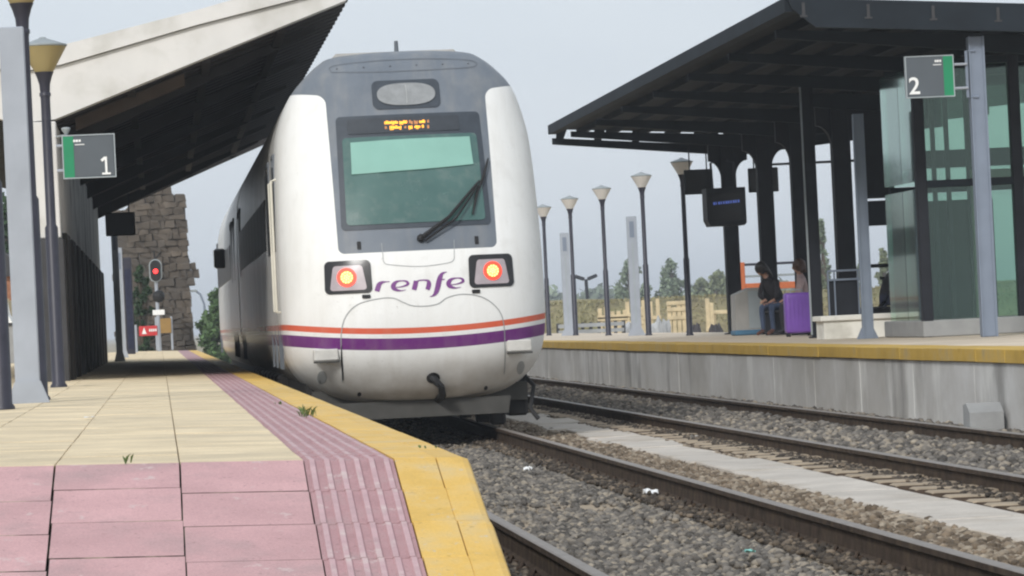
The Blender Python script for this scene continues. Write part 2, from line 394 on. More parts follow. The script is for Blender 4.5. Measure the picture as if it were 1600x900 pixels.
M['blind'] = mat('green_blind', (.225, .42, .36), .25, .06, 2)
M['lens'] = mat('clear_lens', (.24, .25, .255), .18, .15, 9, spec=.7)
M['reflector'] = mat('pale_reflector', (.38, .33, .35), .25, .1, 9, spec=.7)
M['led'] = emit('amber_led', (1., .42, .04), 1.5)
M['led_dim'] = emit('dim_amber_led', (.6, .26, .1), .35)
M['tail_core'] = emit('tail_lamp_core', (1., .55, .18), 3.2)
M['tail_mid'] = emit('tail_lamp_mid', (1., .22, .06), 1.3)
M['tail_red'] = emit('tail_lamp_red', (1., .07, .035), .75)
M['signal_red'] = emit('signal_red', (1., .03, .03), 3.)
M['blue_led'] = emit('blue_led', (.08, .13, .45), .6)
M['trainwin'] = mat('train_window', (.012, .014, .016), .4, .1, 3, spec=.2)
M['under'] = mat('underframe', (.020, .018, .017), .75, .3, 4)
M['skirt'] = mat('dusty_skirt', (.055, .054, .05), .75, .25, 3)
M['step'] = mat('dusty_white_step', (.50, .49, .46), .6, .15, 6)
M['roofgrey'] = mat('dusty_roof', (.33, .32, .30), .8, .15, 3)
M['handrail'] = mat('cream_handrail', (.62, .60, .52), .5, .05, 9)
M['skin'] = mat('skin', (.45, .26, .19), .55, .08, 20)
M['hair_black'] = mat('black_hair', (.014, .011, .010), .5, .4, 30)
M['hair_brown'] = mat('brown_hair', (.075, .035, .022), .5, .4, 30)
M['cloth_black'] = mat('black_cloth', (.018, .017, .022), .9, .3, 8)
M['cloth_denim'] = mat('denim', (.045, .065, .115), .9, .25, 8)
M['cloth_pink'] = mat('pale_pink_cloth', (.46, .35, .35), .9, .12, 8)
M['cloth_navy'] = mat('navy_cloth', (.02, .024, .05), .9, .3, 8)
M['cloth_brown'] = mat('brown_cloth', (.10, .045, .035), .9, .3, 8)

# ================================================================== SETTING
PZ = .67            # platform height above rail head
EDGE1, EDGE2 = 1.20, 8.25
KINK, RS = 14.2, .2232      # where the end ramp begins, and its fall
T1, T2, GA = 2.85, 6.53, .865

# ground to the horizon
g = MB(); NX, NY = 60, 60
xs_ = np.linspace(-1, 1, NX+1); xs_ = np.sign(xs_)*np.abs(xs_)**2.6*3000; ys_ = -60 + (np.linspace(0, 1, NY+1)**2.6)*4000
for y in ys_:
    for x in xs_:
        far = max(0, min(1, (abs(x-4)-20)/120)); z = -.30 + far*(.5+1.2*mnoise.noise(Vector((x*.004, y*.004, 2))))
        if y > 125: z += 0
        g.v.append((x, y, min(z, .9)))
for j in range(NY):
    for i in range(NX):
        a = j*(NX+1)+i; g.f.append((a, a+1, a+NX+2, a+NX+1)); g.m.append(0)
tag(g.build('ground', M['earth'], smooth=True), kind='structure')

# track bed
tb = MB(); nx, ny = 60, 200
for j in range(ny+1):
    for i in range(nx+1):
        x = 1.12 + (8.3-1.12)*i/nx; y = 4 + 196*(j/ny)**1.6
        z = -.195 + .03*mnoise.noise(Vector((x*2.2, y*1.3, 0)))
        if abs(x-4.2) < .45: z += .035
        if abs(x-4.9) < .35: z += .02
        if 5.12 < x < 5.6: z -= .08
        tb.v.append((x, y, z))
for j in range(ny):
    for i in range(nx):
        a = j*(nx+1)+i; tb.f.append((a, a+1, a+nx+2, a+nx+1)); tb.m.append(0)
bed = tag(tb.build('track_bed', M['dust'], smooth=True), kind='structure')
sl = MB().cbox(-1.36, 1.36, -.14, .14, -.14, .0, .04, 2)
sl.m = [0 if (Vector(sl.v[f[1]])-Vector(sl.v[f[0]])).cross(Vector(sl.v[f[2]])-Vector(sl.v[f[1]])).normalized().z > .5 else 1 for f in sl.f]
sl_me = mesh_only(sl, 'sleeper', [M['sleeper'], M['rail_side']])     # tan dust on top, shade of the gaps painted into the dark sides
for T in (T1, T2):
    for k in range(110):
        y = 14 + k*.6
        child(sl_me, 'sleeper', bed, (T+random.uniform(-.02, .02), y, (-.205 if T == T1 else -.126)+random.uniform(-.006, .006)), (0, 0, 0) if T == T1 else (0, random.uniform(.006, .016), 0))

# rails
def rail(x, label):
    prof = [(-.07,-.172),(.07,-.172),(.07,-.158),(.014,-.140),(.010,-.052),(.036,-.036),(.036,-.006),(.026,0),(-.026,0),(-.036,-.006),(-.036,-.036),(-.010,-.052),(-.014,-.140),(-.07,-.158)]
    root = thing('rail', label, 'rail', (x, 8, -.172))
    ys = [8, 20, 40, 70, 110, 180]
    b = MB()
    for y in ys: b.v += [(x+p[0], y, p[1]) for p in prof]
    n = len(prof)
    for i in range(len(ys)-1):
        for k in range(n):
            k2 = (k+1) % n; b.f.append((i*n+k, i*n+k2, (i+1)*n+k2, (i+1)*n+k)); b.m.append(1 if k in (6, 7, 8) else 0)
    b.f.append(tuple(range(n))); b.m.append(0)
    b.build('running_rail', [M['rail_side'], M['rail_top']], root)
    cl = MB(); cl.cbox(-.035, .035, -.03, .03, 0, .035, .01); cl.tube([(-.02, -.05, .02), (0, 0, .05), (.02, .05, .02)], .011, 6)
    cm = mesh_only(cl, 'rail_clip', M['rail_side'])
    for k in range(50):
        for s in (-1, 1): child(cm, 'rail_clip', root, (x+s*.085, 14+k*.6, -.172))
rail(T1-GA, 'rusty rail nearest the yellow platform edge, under the left side of the train')
rail(T1+GA, 'rusty rail under the right side of the train, beside the dark gravel')
rail(T2-GA, 'rusty rail of the empty track running along the exposed sleeper ends')
rail(T2+GA, 'rusty rail closest to the streaked concrete wall of the far platform')

# stones
def ico():
    bm = bmesh.new(); bmesh.ops.create_icosphere(bm, subdivisions=1, radius=1); bm.verts.ensure_lookup_table()
    v = np.array([x.co[:] for x in bm.verts]); f = np.array([[w.index for w in q.verts] for q in bm.faces]); bm.free(); return v, f
IV, IF = ico()
def stones(name, label, n, xr, yr, z, size, m, dens=None):
    variants = []
    for k in range(8):
        v = IV*(1+.35*(np.random.rand(len(IV), 1)-.5)) * np.array([1, random.uniform(.7, 1.1), random.uniform(.5, .85)])
        variants.append(v)
    V = []; F = []; c = 0
    for i in range(n):
        u = random.random(); y = yr[0] + (yr[1]-yr[0])*u**1.5; x = random.uniform(*xr)
        if dens and random.random() > dens(x, y): continue
        s = size*random.uniform(.55, 1.25)
        a, b_, g_ = np.random.rand(3)*np.array([6.28, .8, .8])
        ca, sa, cb, sb = math.cos(a), math.sin(a), math.cos(b_-.4), math.sin(b_-.4)
        Rm = np.array([[ca, -sa, 0], [sa, ca, 0], [0, 0, 1]]) @ np.array([[1, 0, 0], [0, cb, -sb], [0, sb, cb]])
        v = variants[i % 8] @ Rm.T * s
        zz = z(x, y) if callable(z) else z
        V.append(v + np.array([x, y, zz + random.uniform(-.2, .5)*s])); F.append(IF+c); c += len(IV)
    V = np.concatenate(V); F = np.concatenate(F)
    me = bpy.data.meshes.new(name); me.vertices.add(len(V)); me.vertices.foreach_set('co', V.ravel())
    me.loops.add(F.size); me.loops.foreach_set('vertex_index', F.ravel().astype(np.int32))
    me.polygons.add(len(F)); me.polygons.foreach_set('loop_start', np.arange(0, F.size, 3, dtype=np.int32)); me.polygons.foreach_set('loop_total', np.full(len(F), 3, dtype=np.int32))
    me.update(calc_edges=True); me.materials.append(m)
    o = bpy.data.objects.new(name, me); COL.objects.link(o); return tag(o, label, 'gravel', kind='stuff')
def dA(x, y):
    e = min(abs(x-(T1-GA)), abs(x-(T1+GA)))
    k = .42+1.3*mnoise.noise(Vector((x*1.7, y*.6, 5)))
    if e < .28: k -= .45
    if x < T1-GA: k = .9
    return max(.05, k+.35)
def notrail(x): return min(abs(x-q) for q in (T1-GA, T1+GA, T2-GA, T2+GA)) > .075
stones('ballast_stones', 'dark blue grey ballast stones between the rails of the near track', 56000, (1.25, 3.62), (15, 62), -.187, .028, M['ballast'], lambda x, y: dA(x, y) if notrail(x) else 0)
stones('brown_ballast_stones', 'brown ballast stones between the near track and the pale path slabs', 12000, (3.82, 4.62), (15, 62), -.160, .034, M['ballast_brown'], lambda x, y: .9 if notrail(x) else 0)
stones('mixed_ballast_stones', 'grey and brown ballast stones scattered across the far empty track', 24000, (5.7, 8.2), (20, 85), -.130, .038, M['ballast'], lambda x, y: (.95 if (abs(x-T2) < .7 or x > T2+GA+.1) else .55) if notrail(x) else 0)
stones('brown_pebbles', 'brown pebbles between the path slabs and the far track', 5200, (5.12, 5.62), (20, 60), lambda x, y: -.19 if y < 31 else -.15, .028, M['ballast_brown'], lambda x, y: .25 if y < 31 else 1)

for k_, (xr_, lab_, zz_) in enumerate((((T1-GA-.36, T1-GA-.07), 'dark oily grit along the rail nearest the yellow edge', -.165), ((T1+GA-.30, T1+GA-.07), 'dark oily grit along the inner side of the right train rail', -.155), ((T2-GA-.30, T2-GA-.07), 'dark oily grit between exposed sleeper ends and the empty track rail', -.125), ((T2+GA-.30, T2+GA-.07), 'dark oily grit along the rail near the far platform wall', -.135))):
    stones('oily_grit', lab_, 4200, xr_, (15, 70), zz_, .024, M['grit'])
# pale concrete path between the tracks
path = thing('track_path', None, None, (4.9, 18, -.2)); path['kind'] = 'structure'
y = 15.0; k = 0
while y < 75:
    L = random.choice((1.6, 1.9, 2.2)); b = MB()
    w = .29 + random.uniform(-.012, .012); dx = random.uniform(-.012, .012)
    if y > 31: w += random.uniform(-.05, .08); dx += random.uniform(-.15, .10)
    b.cbox(-w, w, .006, L-.006 if y < 31 else L-random.uniform(.05, .3), -.07, 0, .012)
    o = child(mesh_only(b, 'path_slab', M['slab']), 'path_slab', path, (4.89+dx, y, -.125+random.uniform(-.006, .006)))
    o.rotation_euler = (random.uniform(-.006, .006), random.uniform(-.015, .015), random.uniform(-.008, .008) if y < 31 else random.uniform(-.06, .06)); y += L; k += 1

# ------------------------------------------------------------------ near platform
TW = .488; TB = PZ-.05
XF, CF = -.926, .03             # the paving falls towards the track
PZL = PZ + CF*(EDGE1-XF)
def zf(x): return PZ + CF*(EDGE1-max(x, XF))
def tf(x): return math.atan(CF) if x > XF else 0.
plat = MB()
xo = [(EDGE1-.03, -.9), (EDGE1-.03, TB), (XF, PZL-.05), (-30, PZL-.05), (-30, -.9)]
for yy, dz in ((10.4, -(KINK-10.4)*RS), (KINK, 0), (117, 0)): plat.v += [(x, yy, z if z < -.5 else z+dz) for x, z in xo]
for a in (0, 5):
    for i in range(5): plat.f.append((a+i, a+(i+1) % 5, a+5+(i+1) % 5, a+5+i)); plat.m.append(0)
plat.f += [(0, 1, 2, 3, 4), (14, 13, 12, 11, 10)]; plat.m += [0, 0]
p1 = tag(plat.build('platform', [M['joint']], origin=(0, KINK, 0)), 'near platform with cream paving, pink tactile strip and yellow edge', kind='structure')

def tile_mesh(name, w, l, h, m, c=.003, gap=.009, solid=False):
    x, y = w/2-gap/2, l/2-gap/2
    v = [(-x,-y,-h),(x,-y,-h),(x,y,-h),(-x,y,-h),(-x,-y,-c),(x,-y,-c),(x,y,-c),(-x,y,-c),(-x+c,-y+c,0),(x-c,-y+c,0),(x-c,y-c,0),(-x+c,y-c,0)]
    f = [(0,1,5,4),(1,2,6,5),(2,3,7,6),(3,0,4,7),(4,5,9,8),(5,6,10,9),(6,7,11,10),(7,4,8,11),(8,9,10,11)]
    b = MB(); b.add(v, f); b.m = [0 if (i == 8 or solid) else 1 for i in range(9)]; return mesh_only(b, name, [m, M['joint']]), b
TACT = .360; YIN = .165; YOUT = EDGE1-.898-YIN
cream_me, cream_b = tile_mesh('paving_tile', TW, .47, .048, M['cream'], c=.0015, gap=.0045, solid=True)
pink_me, _ = tile_mesh('paving_tile', TW, .47, .048, M['pink'], c=.0012, gap=.005)
yin_me, yin_b = tile_mesh('edge_slab', YIN, .47, .048, M['yellow'], c=.0015, gap=.003, solid=True)
def tactile_mesh(gap=.008):
    b = MB(); x, y = TACT/2-gap/2, .235-gap/2
    prof = [(-x, -.048), (-x, -.004)]; n = 6; p = 2*x/n
    for i in range(n):
        c = -x + p*(i+.5); prof += [(c-.016, -.004), (c-.010, .003), (c+.010, .003), (c+.016, -.004)]
    prof += [(x, -.004), (x, -.048)]
    v = [(a, -y, z) for a, z in prof] + [(a, y, z) for a, z in prof]; N = len(prof)
    b.v = v
    for i in range(N-1):
        b.f.append((i, i+1, N+i+1, N+i)); b.m.append(1 if prof[i][1] > 0 and prof[i+1][1] > 0 else 0)
    b.f.append(tuple(range(N))); b.m.append(0)
    return mesh_only(b, 'tactile_tile', [M['tactile'], M['ridge']]), b
tact_me, tact_b = tactile_mesh()
def yout_mesh(L=.94):
    b = MB(); x, y = YOUT/2, L/2-.003
    prof = [(-x+.001, -.10), (-x+.001, -.003), (-x+.004, 0), (x-.035, 0), (x-.012, -.008), (x, -.03), (x+.004, -.10)]
    N = len(prof); b.v = [(a, -y, z) for a, z in prof]+[(a, y, z) for a, z in prof]
    for i in range(N-1): b.f.append((i, i+1, N+i+1, N+i)); b.m.append(0)
    b.f.append(tuple(range(N))); b.f.append(tuple(range(2*N-1, N-1, -1))); b.m += [0, 0]
    return mesh_only(b, 'edge_slab', M['yellow']), b
yout_me, yout_b = yout_mesh()
XT = .538                       # inner border of the tactile strip
stuffc = MB(); stuffp = MB(); stuffy = MB(); ncream = 0
def instx(dst, src, loc, t=0.03):
    base = len(dst.v); dst.v += [(v[0]+loc[0], v[1]+loc[1], v[2]+loc[2]-t*v[0]) for v in src.v]
    for f, m_ in zip(src.f, src.m): dst.f.append(tuple(i+base for i in f)); dst.m.append(m_)
row = 0; y = KINK+.235
while y < 116.7:
    j = lambda a: random.uniform(-a, a)
    for c in range(16):
        x = XT - TW*(c+.5) + .003; stag = 0
        px_, py_ = PX((x+TW/2, y, PZ))
        if px_ > -20 and ncream < 298 and y < 46:
            o = child(cream_me, 'paving_tile', p1, (x, y, zf(x)+j(.0018)), (j(.0022), tf(x)+j(.0022), j(.0015))); ncream += 1
        else: instx(stuffc, cream_b, (x, y, zf(x)+j(.0015)), tf(x))
    for me_, bb, xx, dst in ((tact_me, tact_b, XT+TACT/2, stuffp), (yin_me, yin_b, XT+TACT+YIN/2, stuffy)):
        if y < 46: child(me_, 'tactile_tile' if me_ is tact_me else 'edge_slab', p1, (xx, y, zf(xx)+j(.0015)), (j(.002), tf(xx)+j(.002), 0))
        else: instx(dst, bb, (xx, y, zf(xx)))
    if row % 2 == 0:
        xx = XT+TACT+YIN+YOUT/2
        if y < 46: child(yout_me, 'edge_slab', p1, (xx, y+.235, zf(xx)+j(.001)), (j(.001), tf(xx)+j(.001), 0))
        else: instx(stuffy, yout_b, (xx, y+.235, zf(xx)))
    y += .47; row += 1
for nm, b_, m_ in (('far_paving', stuffc, [M['cream'], M['joint']]), ('far_tactile_strip', stuffp, [M['tactile'], M['ridge']]), ('far_yellow_edge', stuffy, M['yellow'])):
    tag(b_.build(nm, m_, p1), kind='stuff')
# end ramp
ang = math.atan(RS); L = .47
offs = [0, -.09, .06, -.02, .12, -.1, .05, 0, 0, 0]
for rw in range(8):
    s = (rw+.5)*L; cy = KINK - s*math.cos(ang); cz = PZ - s*math.sin(ang)
    for c in range(9):
        x = XT - TW*(c+.5) + .003; sh = offs[c] if rw else offs[c]/2
        o = child(pink_me, 'paving_tile', p1, (x+random.uniform(-.0025, .0025), cy-sh*math.cos(ang), cz-sh*math.sin(ang)+zf(x)-PZ+random.uniform(-.002, .002)), (ang, tf(x)+random.uniform(-.003, .003), 0))
        if rw == 0: o.scale.y = (L+offs[c])/L          # the row at the crest is cut to length
    for me_, nm, xx in ((tact_me, 'tactile_tile', XT+TACT/2), (yin_me, 'edge_slab', XT+TACT+YIN/2)):
        child(me_, nm, p1, (xx, cy, cz+zf(xx)-PZ), (ang, tf(xx), 0))
    if rw % 2 == 0:
        s2 = (rw+1)*L; xx = XT+TACT+YIN+YOUT/2; child(yout_me, 'edge_slab', p1, (xx, KINK-s2*math.cos(ang), PZ-s2*math.sin(ang)+zf(xx)-PZ), (ang, tf(xx), 0))

# ------------------------------------------------------------------ far platform
b = MB(); b.prism([(EDGE2+.06, 26), (22, 26), (22, 71), (12.7, 71), (12.5, 128), (EDGE2+.06, 128)], 'z', -.6, PZ-.002)
p2 = tag(b.build('platform', [M['platform2']], origin=(14, 26, 0)), 'far island platform with tan paving, yellow coping and streaked concrete wall', kind='structure')
co = MB().cbox(0, .55, .001, 1.249, -.135, 0, .005); co_me = mesh_only(co, 'coping_block', M['yellow_old'])
cw = MB().cbox(0, .3, .004, 2.996, -.5-PZ, -.136, .008); cw_me = mesh_only(cw, 'wall_panel', M['concrete'])
for k in range(80): child(co_me, 'coping_block', p2, (EDGE2-.03+random.uniform(-.004, .004), 27+1.25*k, PZ+.006+random.uniform(-.003, .003)))
for k in range(33): child(cw_me, 'wall_panel', p2, (EDGE2+random.uniform(-.004, .004), 27+3*k, PZ+.006))

# concrete block by the wall
c0 = P(1535, 668, X=8.0)
bl = thing('concrete_block', 'grey concrete block leaning against the far platform wall beside the rail', 'block', (8.02, c0.y, -.2))
b = MB(); b.prism([(-.13, 0), (.16, 0), (.16, .34), (.02, .36), (-.13, .27)], 'x', -.17, .17)
b.v = [(v[0]+8.02, v[1]+c0.y, v[2]-.2) for v in b.v]; b.build('block_body', M['block'], bl)
b = MB(); b.cbox(7.74, 7.98, c0.y-.5, c0.y+.2, -.2, -.11, .01); b.build('footing_slab', M['block'], bl)

# ================================================================== TRAIN
TY = 38.9
train = thing('train', 'white passenger train with grey brow, purple and orange bands and lit tail lamps', 'train', (T1, TY, 0))
ctl = [(.34,.60,.75),(.385,.95,.55),(.5,1.17,.33),(.75,1.37,.10),(1.0,1.445,.02),(1.3,1.47,0),(1.8,1.47,.06),(2.1,1.47,.14),(2.6,1.465,.34),(3.1,1.45,.57),(3.45,1.41,.75),(3.82,1.275,.96),(4.06,1.07,1.12),(4.19,.92,1.24),(4.255,.80,1.36),(4.285,.5,1.5),(4.295,.0,1.6)]
dense = np.array(catmull(ctl, 10)); dense[:, 0] = np.maximum.accumulate(dense[:, 0]); dense[:, 1] = np.maximum(dense[:, 1], 0)
LN, NN = 1.5, 3.0
def LZ(z): t = max(0., min(1., (z-3.35)/.8)); return LN-(LN-.65)*t*t*(3-2*t)
def ny_(x, z):
    w = max(.05, float(np.interp(z, dense[:, 0], dense[:, 1]))); p = float(np.interp(z, dense[:, 0], dense[:, 2]))
    s = min(abs(x)/w, .9995); return p + LZ(z)*(1-(1-s**NN)**(1/NN))
CARL = 22.3
def shell():
    rows = dense[::3]
    if not np.allclose(rows[-1], dense[-1]): rows = np.vstack([rows, dense[-1]])
    b = MB(); ph = np.linspace(0, math.pi/2, 22)
    s = np.sin(ph)**(2/NN); d = 1-np.cos(ph)**(2/NN)
    S = np.concatenate([-s[::-1], s[1:]]); Dp = np.concatenate([d[::-1], d[1:]]); n = len(S)+8
    back = [4.0, 8., 15., CARL]
    for z, w, p in rows:
        pts = [(-w, yb, z) for yb in back[::-1]] + [(w*a, p+q*LZ(z), z) for a, q in zip(S, Dp)] + [(w, yb, z) for yb in back]
        b.v += [(x+T1, y+TY, z) for x, y, z in pts]
    for j in range(len(rows)-1):
        for i in range(n-1): b.f.append((j*n+i, j*n+i+1, (j+1)*n+i+1, (j+1)*n+i)); b.m.append(0)
    return b
shell_b = shell()
lead = auto_smooth(shell_b.build('body', M['paint'], train), 50)
rear = lead.copy(); rear.data = lead.data.copy(); rear.data.materials[0] = M['paint_rear']; COL.objects.link(rear); rear.parent = train
rear.location = (0, CARL*2+.5, 0); rear.rotation_euler = (0, 0, math.pi); WL[rear.name] = WL[train.name]
b = MB()
for i in range(3): b.cbox(T1-1.28+.03*(i % 2), T1+1.28-.03*(i % 2), TY+CARL-.02+.18*i, TY+CARL+.14+.18*i, .7, 3.55, .1, 2)
b.build('gangway', M['under'], train)

def nosept(x, z, off): return (T1+x, TY+ny_(x, z)-off, z)
def patch(name, outline, m, parent, off=.006, rings=5, depth=.03, c=None, smooth=True):
    o = np.array(outline, float); c = o.mean(0) if c is None else np.array(c)
    n = len(o); b = MB(); b.v.append(nosept(c[0], c[1], off))
    for r in range(1, rings+1):
        for q in o: p = c+(q-c)*(r/rings); b.v.append(nosept(p[0], p[1], off))
    for q in o: v = nosept(q[0], q[1], off); b.v.append((v[0], v[1]+depth, v[2]))
    for k in range(n): b.f.append((0, 1+(k+1) % n, 1+k)); b.m.append(0)
    for r in range(rings):
        for k in range(n):
            k2 = (k+1) % n; a = 1+r*n; a2 = a+n; b.f.append((a+k, a+k2, a2+k2, a2+k)); b.m.append(0)
    ob = b.build(name, m, parent)
    return auto_smooth(ob, 40) if smooth else ob
def rrect(cx, cz, hw, hh, r, k=5, top=None):
    """rounded rectangle; top scales the upper width"""
    pts = []
    for sx, sz, a0 in ((1, 1, 0), (-1, 1, 90), (-1, -1, 180), (1, -1, 270)):
        for i in range(k+1):
            a = R(a0+90*i/k); x = sx*(hw-r)+r*math.cos(a); z = sz*(hh-r)+r*math.sin(a)
            if top: x *= 1+(top-1)*(z+hh)/(2*hh)
            pts.append((cx+x, cz+z))
    out = []
    for i, p in enumerate(pts):           # fill long edges so the patch follows the curved nose
        q = pts[(i+1) % len(pts)]; d = math.dist(p, q); m_ = max(1, int(d/.12))
        for t in range(m_): out.append((p[0]+(q[0]-p[0])*t/m_, p[1]+(q[1]-p[1])*t/m_))
    return out
def ribbon(name, pts, m, parent, off=.004, k=6):
    """pts: (x, z, width) along a stroke drawn on the nose"""
    if not isinstance(pts[0][0], (tuple, list)): pts = [pts]
    b = MB()
    for line in pts:
        q = catmull(line, k); base = len(b.v)
        for i, p in enumerate(q):
            a = q[max(i-1, 0)]; e = q[min(i+1, len(q)-1)]; t = e[:2]-a[:2]; l = np.linalg.norm(t) or 1; nrm = np.array([-t[1], t[0]])/l
            for s in (1, -1):
                w = p[:2]+nrm*s*p[2]/2; b.v.append(nosept(w[0], w[1], off))
        for i in range(len(q)-1): b.f.append((base+2*i, base+2*i+1, base+2*i+3, base+2*i+2)); b.m.append(0)
    return b.build(name, m, parent)

# windscreen group
ws = patch('windscreen_surround', rrect(0, 2.895, .825, .64, .05, top=.97), M['rubber'], train, .008, 8)
patch('windscreen', rrect(0, 2.80, .765, .49, .045, top=.975), M['screen'], train, .016, 8)
bl_ = [(-.67, 2.875), (-.3, 2.888), (.1, 2.90), (.4, 2.915), (.68, 2.935), (.67, 3.1), (.665, 3.25), (.3, 3.25), (0, 3.25), (-.3, 3.245), (-.66, 3.235), (-.665, 3.04)]
patch('sun_blind', bl_, M['blind'], train, .034, 8, .016)
patch('destination_display', rrect(-.06, 3.415, .62, .085, .02), M['rubber_dk'], train, .018, 4)
bz = TY; rows = [[(275,545,1),(585,740,1),(785,850,0),(890,950,0),(1000,1110,1),(1165,1210,0)], [(285,330,0),(385,640,1),(690,740,0),(775,870,1),(900,1025,1),(1055,1110,1),(1165,1220,0)]]
led, ledd = MB(), MB()
def px2n(px, py):
    y_ = TY+.7
    for _ in range(4):
        p = P(px, py, Y=y_); y_ = TY+ny_(p.x-T1, p.z)
    return p.x-T1, p.z
for ri, segs in enumerate(rows):
    for a, e, br in segs:
        x = a
        while x < e-15:
            cx = x+18; cy = (300 if ri == 0 else 402) - (cx-275)*.035
            X0, Z0 = px2n(580+cx/13.33, 170+cy/13.33); dst = led if br else ledd
            h_ = random.uniform(.018, .026)
            for off2 in (-.006, .006):
                q = nosept(X0+off2, Z0, .022); dst.box(q[0]-.0042, q[0]+.0042, q[1]-.002, q[1]+.004, Z0-h_, Z0+h_*random.uniform(.4, 1))
            if random.random() < .8: q = nosept(X0, Z0+random.choice((-h_, 0, h_))*.8, .022); dst.box(q[0]-.010, q[0]+.010, q[1]-.002, q[1]+.004, q[2]-.004, q[2]+.004)
            x += 40
dd = [o for o in train.children if o.name.startswith('destination_display')][0]
tag(led.build('lit_text', M['led'], dd), kind='stuff'); tag(ledd.build('dim_text', M['led_dim'], dd), kind='stuff')
# brow lamp
bw = patch('brow_lamp', rrect(0, 3.765, .378, .165, .07), M['rubber'], train, .012, 5)
el = [(.325*math.copysign(abs(math.cos(a))**.75, math.cos(a)), 3.765+.128*math.copysign(abs(math.sin(a))**.85, math.sin(a))) for a in np.linspace(0, 2*math.pi, 40, endpoint=False)]
patch('brow_lens', el, M['lens'], bw, .028, 6)
ribbon('lens_divider', [(.0, 3.66, .012), (.005, 3.765, .012), (.0, 3.87, .012)], M['seam'], bw, .031)
# tail lamps
for sx in (-1, 1):
    hl = patch('tail_lamp', [(sx*p[0], p[1]) for p in rrect(.785, 1.745, .255, .180, .055, top=.97)], M['blackgloss'], train, .014, 5, .04)
    rf = patch('reflector', [(sx*p[0], p[1]) for p in rrect(.785, 1.735, .20, .135, .035, top=.78)], M['reflector'], hl, .022, 4, .01)
    cx = sx*.80
    circ = lambda r, cz=1.742: [(cx+r*math.cos(a), cz+r*math.sin(a)) for a in np.linspace(0, 2*math.pi, 20, endpoint=False)]
    patch('red_ring', circ(.105), M['tail_red'], hl, .030, 2, .012)
    patch('lit_bulb', circ(.070), M['tail_mid'], hl, .038, 3, .012)
    b = MB()
    for rr_, nn_ in ((0, 1), (.026, 6), (.054, 12)):
        for k in range(nn_): a = 2*math.pi*k/nn_+.3; q = nosept(cx+rr_*math.cos(a), 1.742+rr_*math.sin(a), .040); b.blob(q, .0115, 1, 0)
    tag(b.build('lamp_diodes', M['tail_core'], hl), kind='stuff')
    patch('lamp_sensor', [(sx*p[0], p[1]) for p in rrect(.60, 1.525, .045, .02, .008)], M['black'], train, .016, 2)
    # drains under the windscreen, buffers steps, hole plugs
    patch('drain_slot', rrect(sx*.645, 2.085, .022, .045, .01), M['black'], train, .006, 2, .01)
    b = MB(); q = nosept(sx*1.06, .9, 0); b.cbox(q[0]-.135, q[0]+.135, q[1]-.13, q[1]+.15, .845, .972, .012)
    b.build('step_box', M['step'], train)
    b = MB(); b.cbox(q[0]-.14, q[0]+.14, q[1]-.14, q[1]-.06, .822, .843, .006); b.build('step_tread', M['skirt'], train)
    patch('towing_plug', [(sx*1.10+.05*math.cos(a), .66+.075*math.sin(a)) for a in np.linspace(0, 6.28, 14, endpoint=False)], M['seam'], train, .005, 2, .01)
    patch('bolt_hole', [(sx*.70+.022*math.cos(a), .455+.026*math.sin(a)) for a in np.linspace(0, 6.28, 10, endpoint=False)], M['black'], train, .006, 1, .01)
# panel seams
sw = .010
ribbon('roof_panel_seam', [(-.80, 4.06, .012), (-.79, 4.135, .012), (-.4, 4.165, .012), (0, 4.175, .012), (.4, 4.165, .012), (.79, 4.135, .012), (.80, 4.06, .012), (.4, 4.04, .012), (0, 4.035, .012), (-.4, 4.04, .012), (-.80, 4.06, .012)], M['seam_dark'], train, .005, 4)
b = MB()
for x in np.linspace(-.74, .74, 6): q = nosept(x, 4.10, .008); b.blob(q, .010, 1, 0)
b.build('panel_bolts', M['seam_dark'], train)
ribbon('hatch_seam', [(-.40, 2.10, .007), (-.395, 1.98, .007), (-.385, 1.885, .007), (-.30, 1.855, .007), (0, 1.825, .007), (.28, 1.845, .007), (.37, 1.875, .007), (.385, 1.95, .007), (.395, 2.10, .007)], M['seam'], train, .004)
ribbon('coupler_cover_seam', [(-.885, .60, .011), (-.895, .9, .009), (-.885, 1.15, sw), (-.83, 1.32, sw), (-.70, 1.44, sw), (-.5, 1.49, sw), (-.32, 1.495, sw), (-.2, 1.44, sw), (-.1, 1.40, sw), (.05, 1.39, sw), (.18, 1.41, sw), (.28, 1.47, sw), (.45, 1.50, sw), (.66, 1.46, sw), (.82, 1.34, sw), (.89, 1.18, sw), (.90, .9, sw), (.90, .6, sw)], M['seam'], train, .005)
ribbon('cover_gap', [(-.89, 1.0, .006), (-.893, .85, .020), (-.88, .62, .012)], M['black'], train, .007)
# lettering
def cr(x, y, w):
    X0, Z0 = px2n(570+x/8.89, 400+y/8.89); return (X0, Z0, w/8.89/143)
E = [(430,436,10),(500,428,14),(575,405,26),(598,378,40),(570,350,26),(510,343,14),(440,358,34),(400,400,62),(400,445,60),(450,474,34),(510,480,14),(570,468,5)]
let = {'letter_r': [[(168,490,66),(182,440,68),(200,395,62),(235,368,40),(285,358,16),(345,355,8)]],
       'letter_e': [E],
       'letter_n': [[(682,470,62),(698,410,66),(712,345,64)], [(715,350,14),(770,337,16),(840,335,20),(880,350,44),(890,385,62),(883,425,62),(868,466,60)]],
       'letter_f': [[(900,562,5),(945,552,22),(985,510,56),(1010,440,70),(1028,360,72),(1048,290,62),(1080,240,32),(1140,220,5)], [(1040,330,14),(1080,326,14),(1112,322,8)]]}
for nm, strokes in let.items(): ribbon(nm, [[cr(*p) for p in s] for s in strokes], M['purple'], train, .006, 5)
ribbon('letter_e', [[cr(p[0]+768, p[1]-38, p[2]) for p in E]], M['purple'], train, .006, 5)
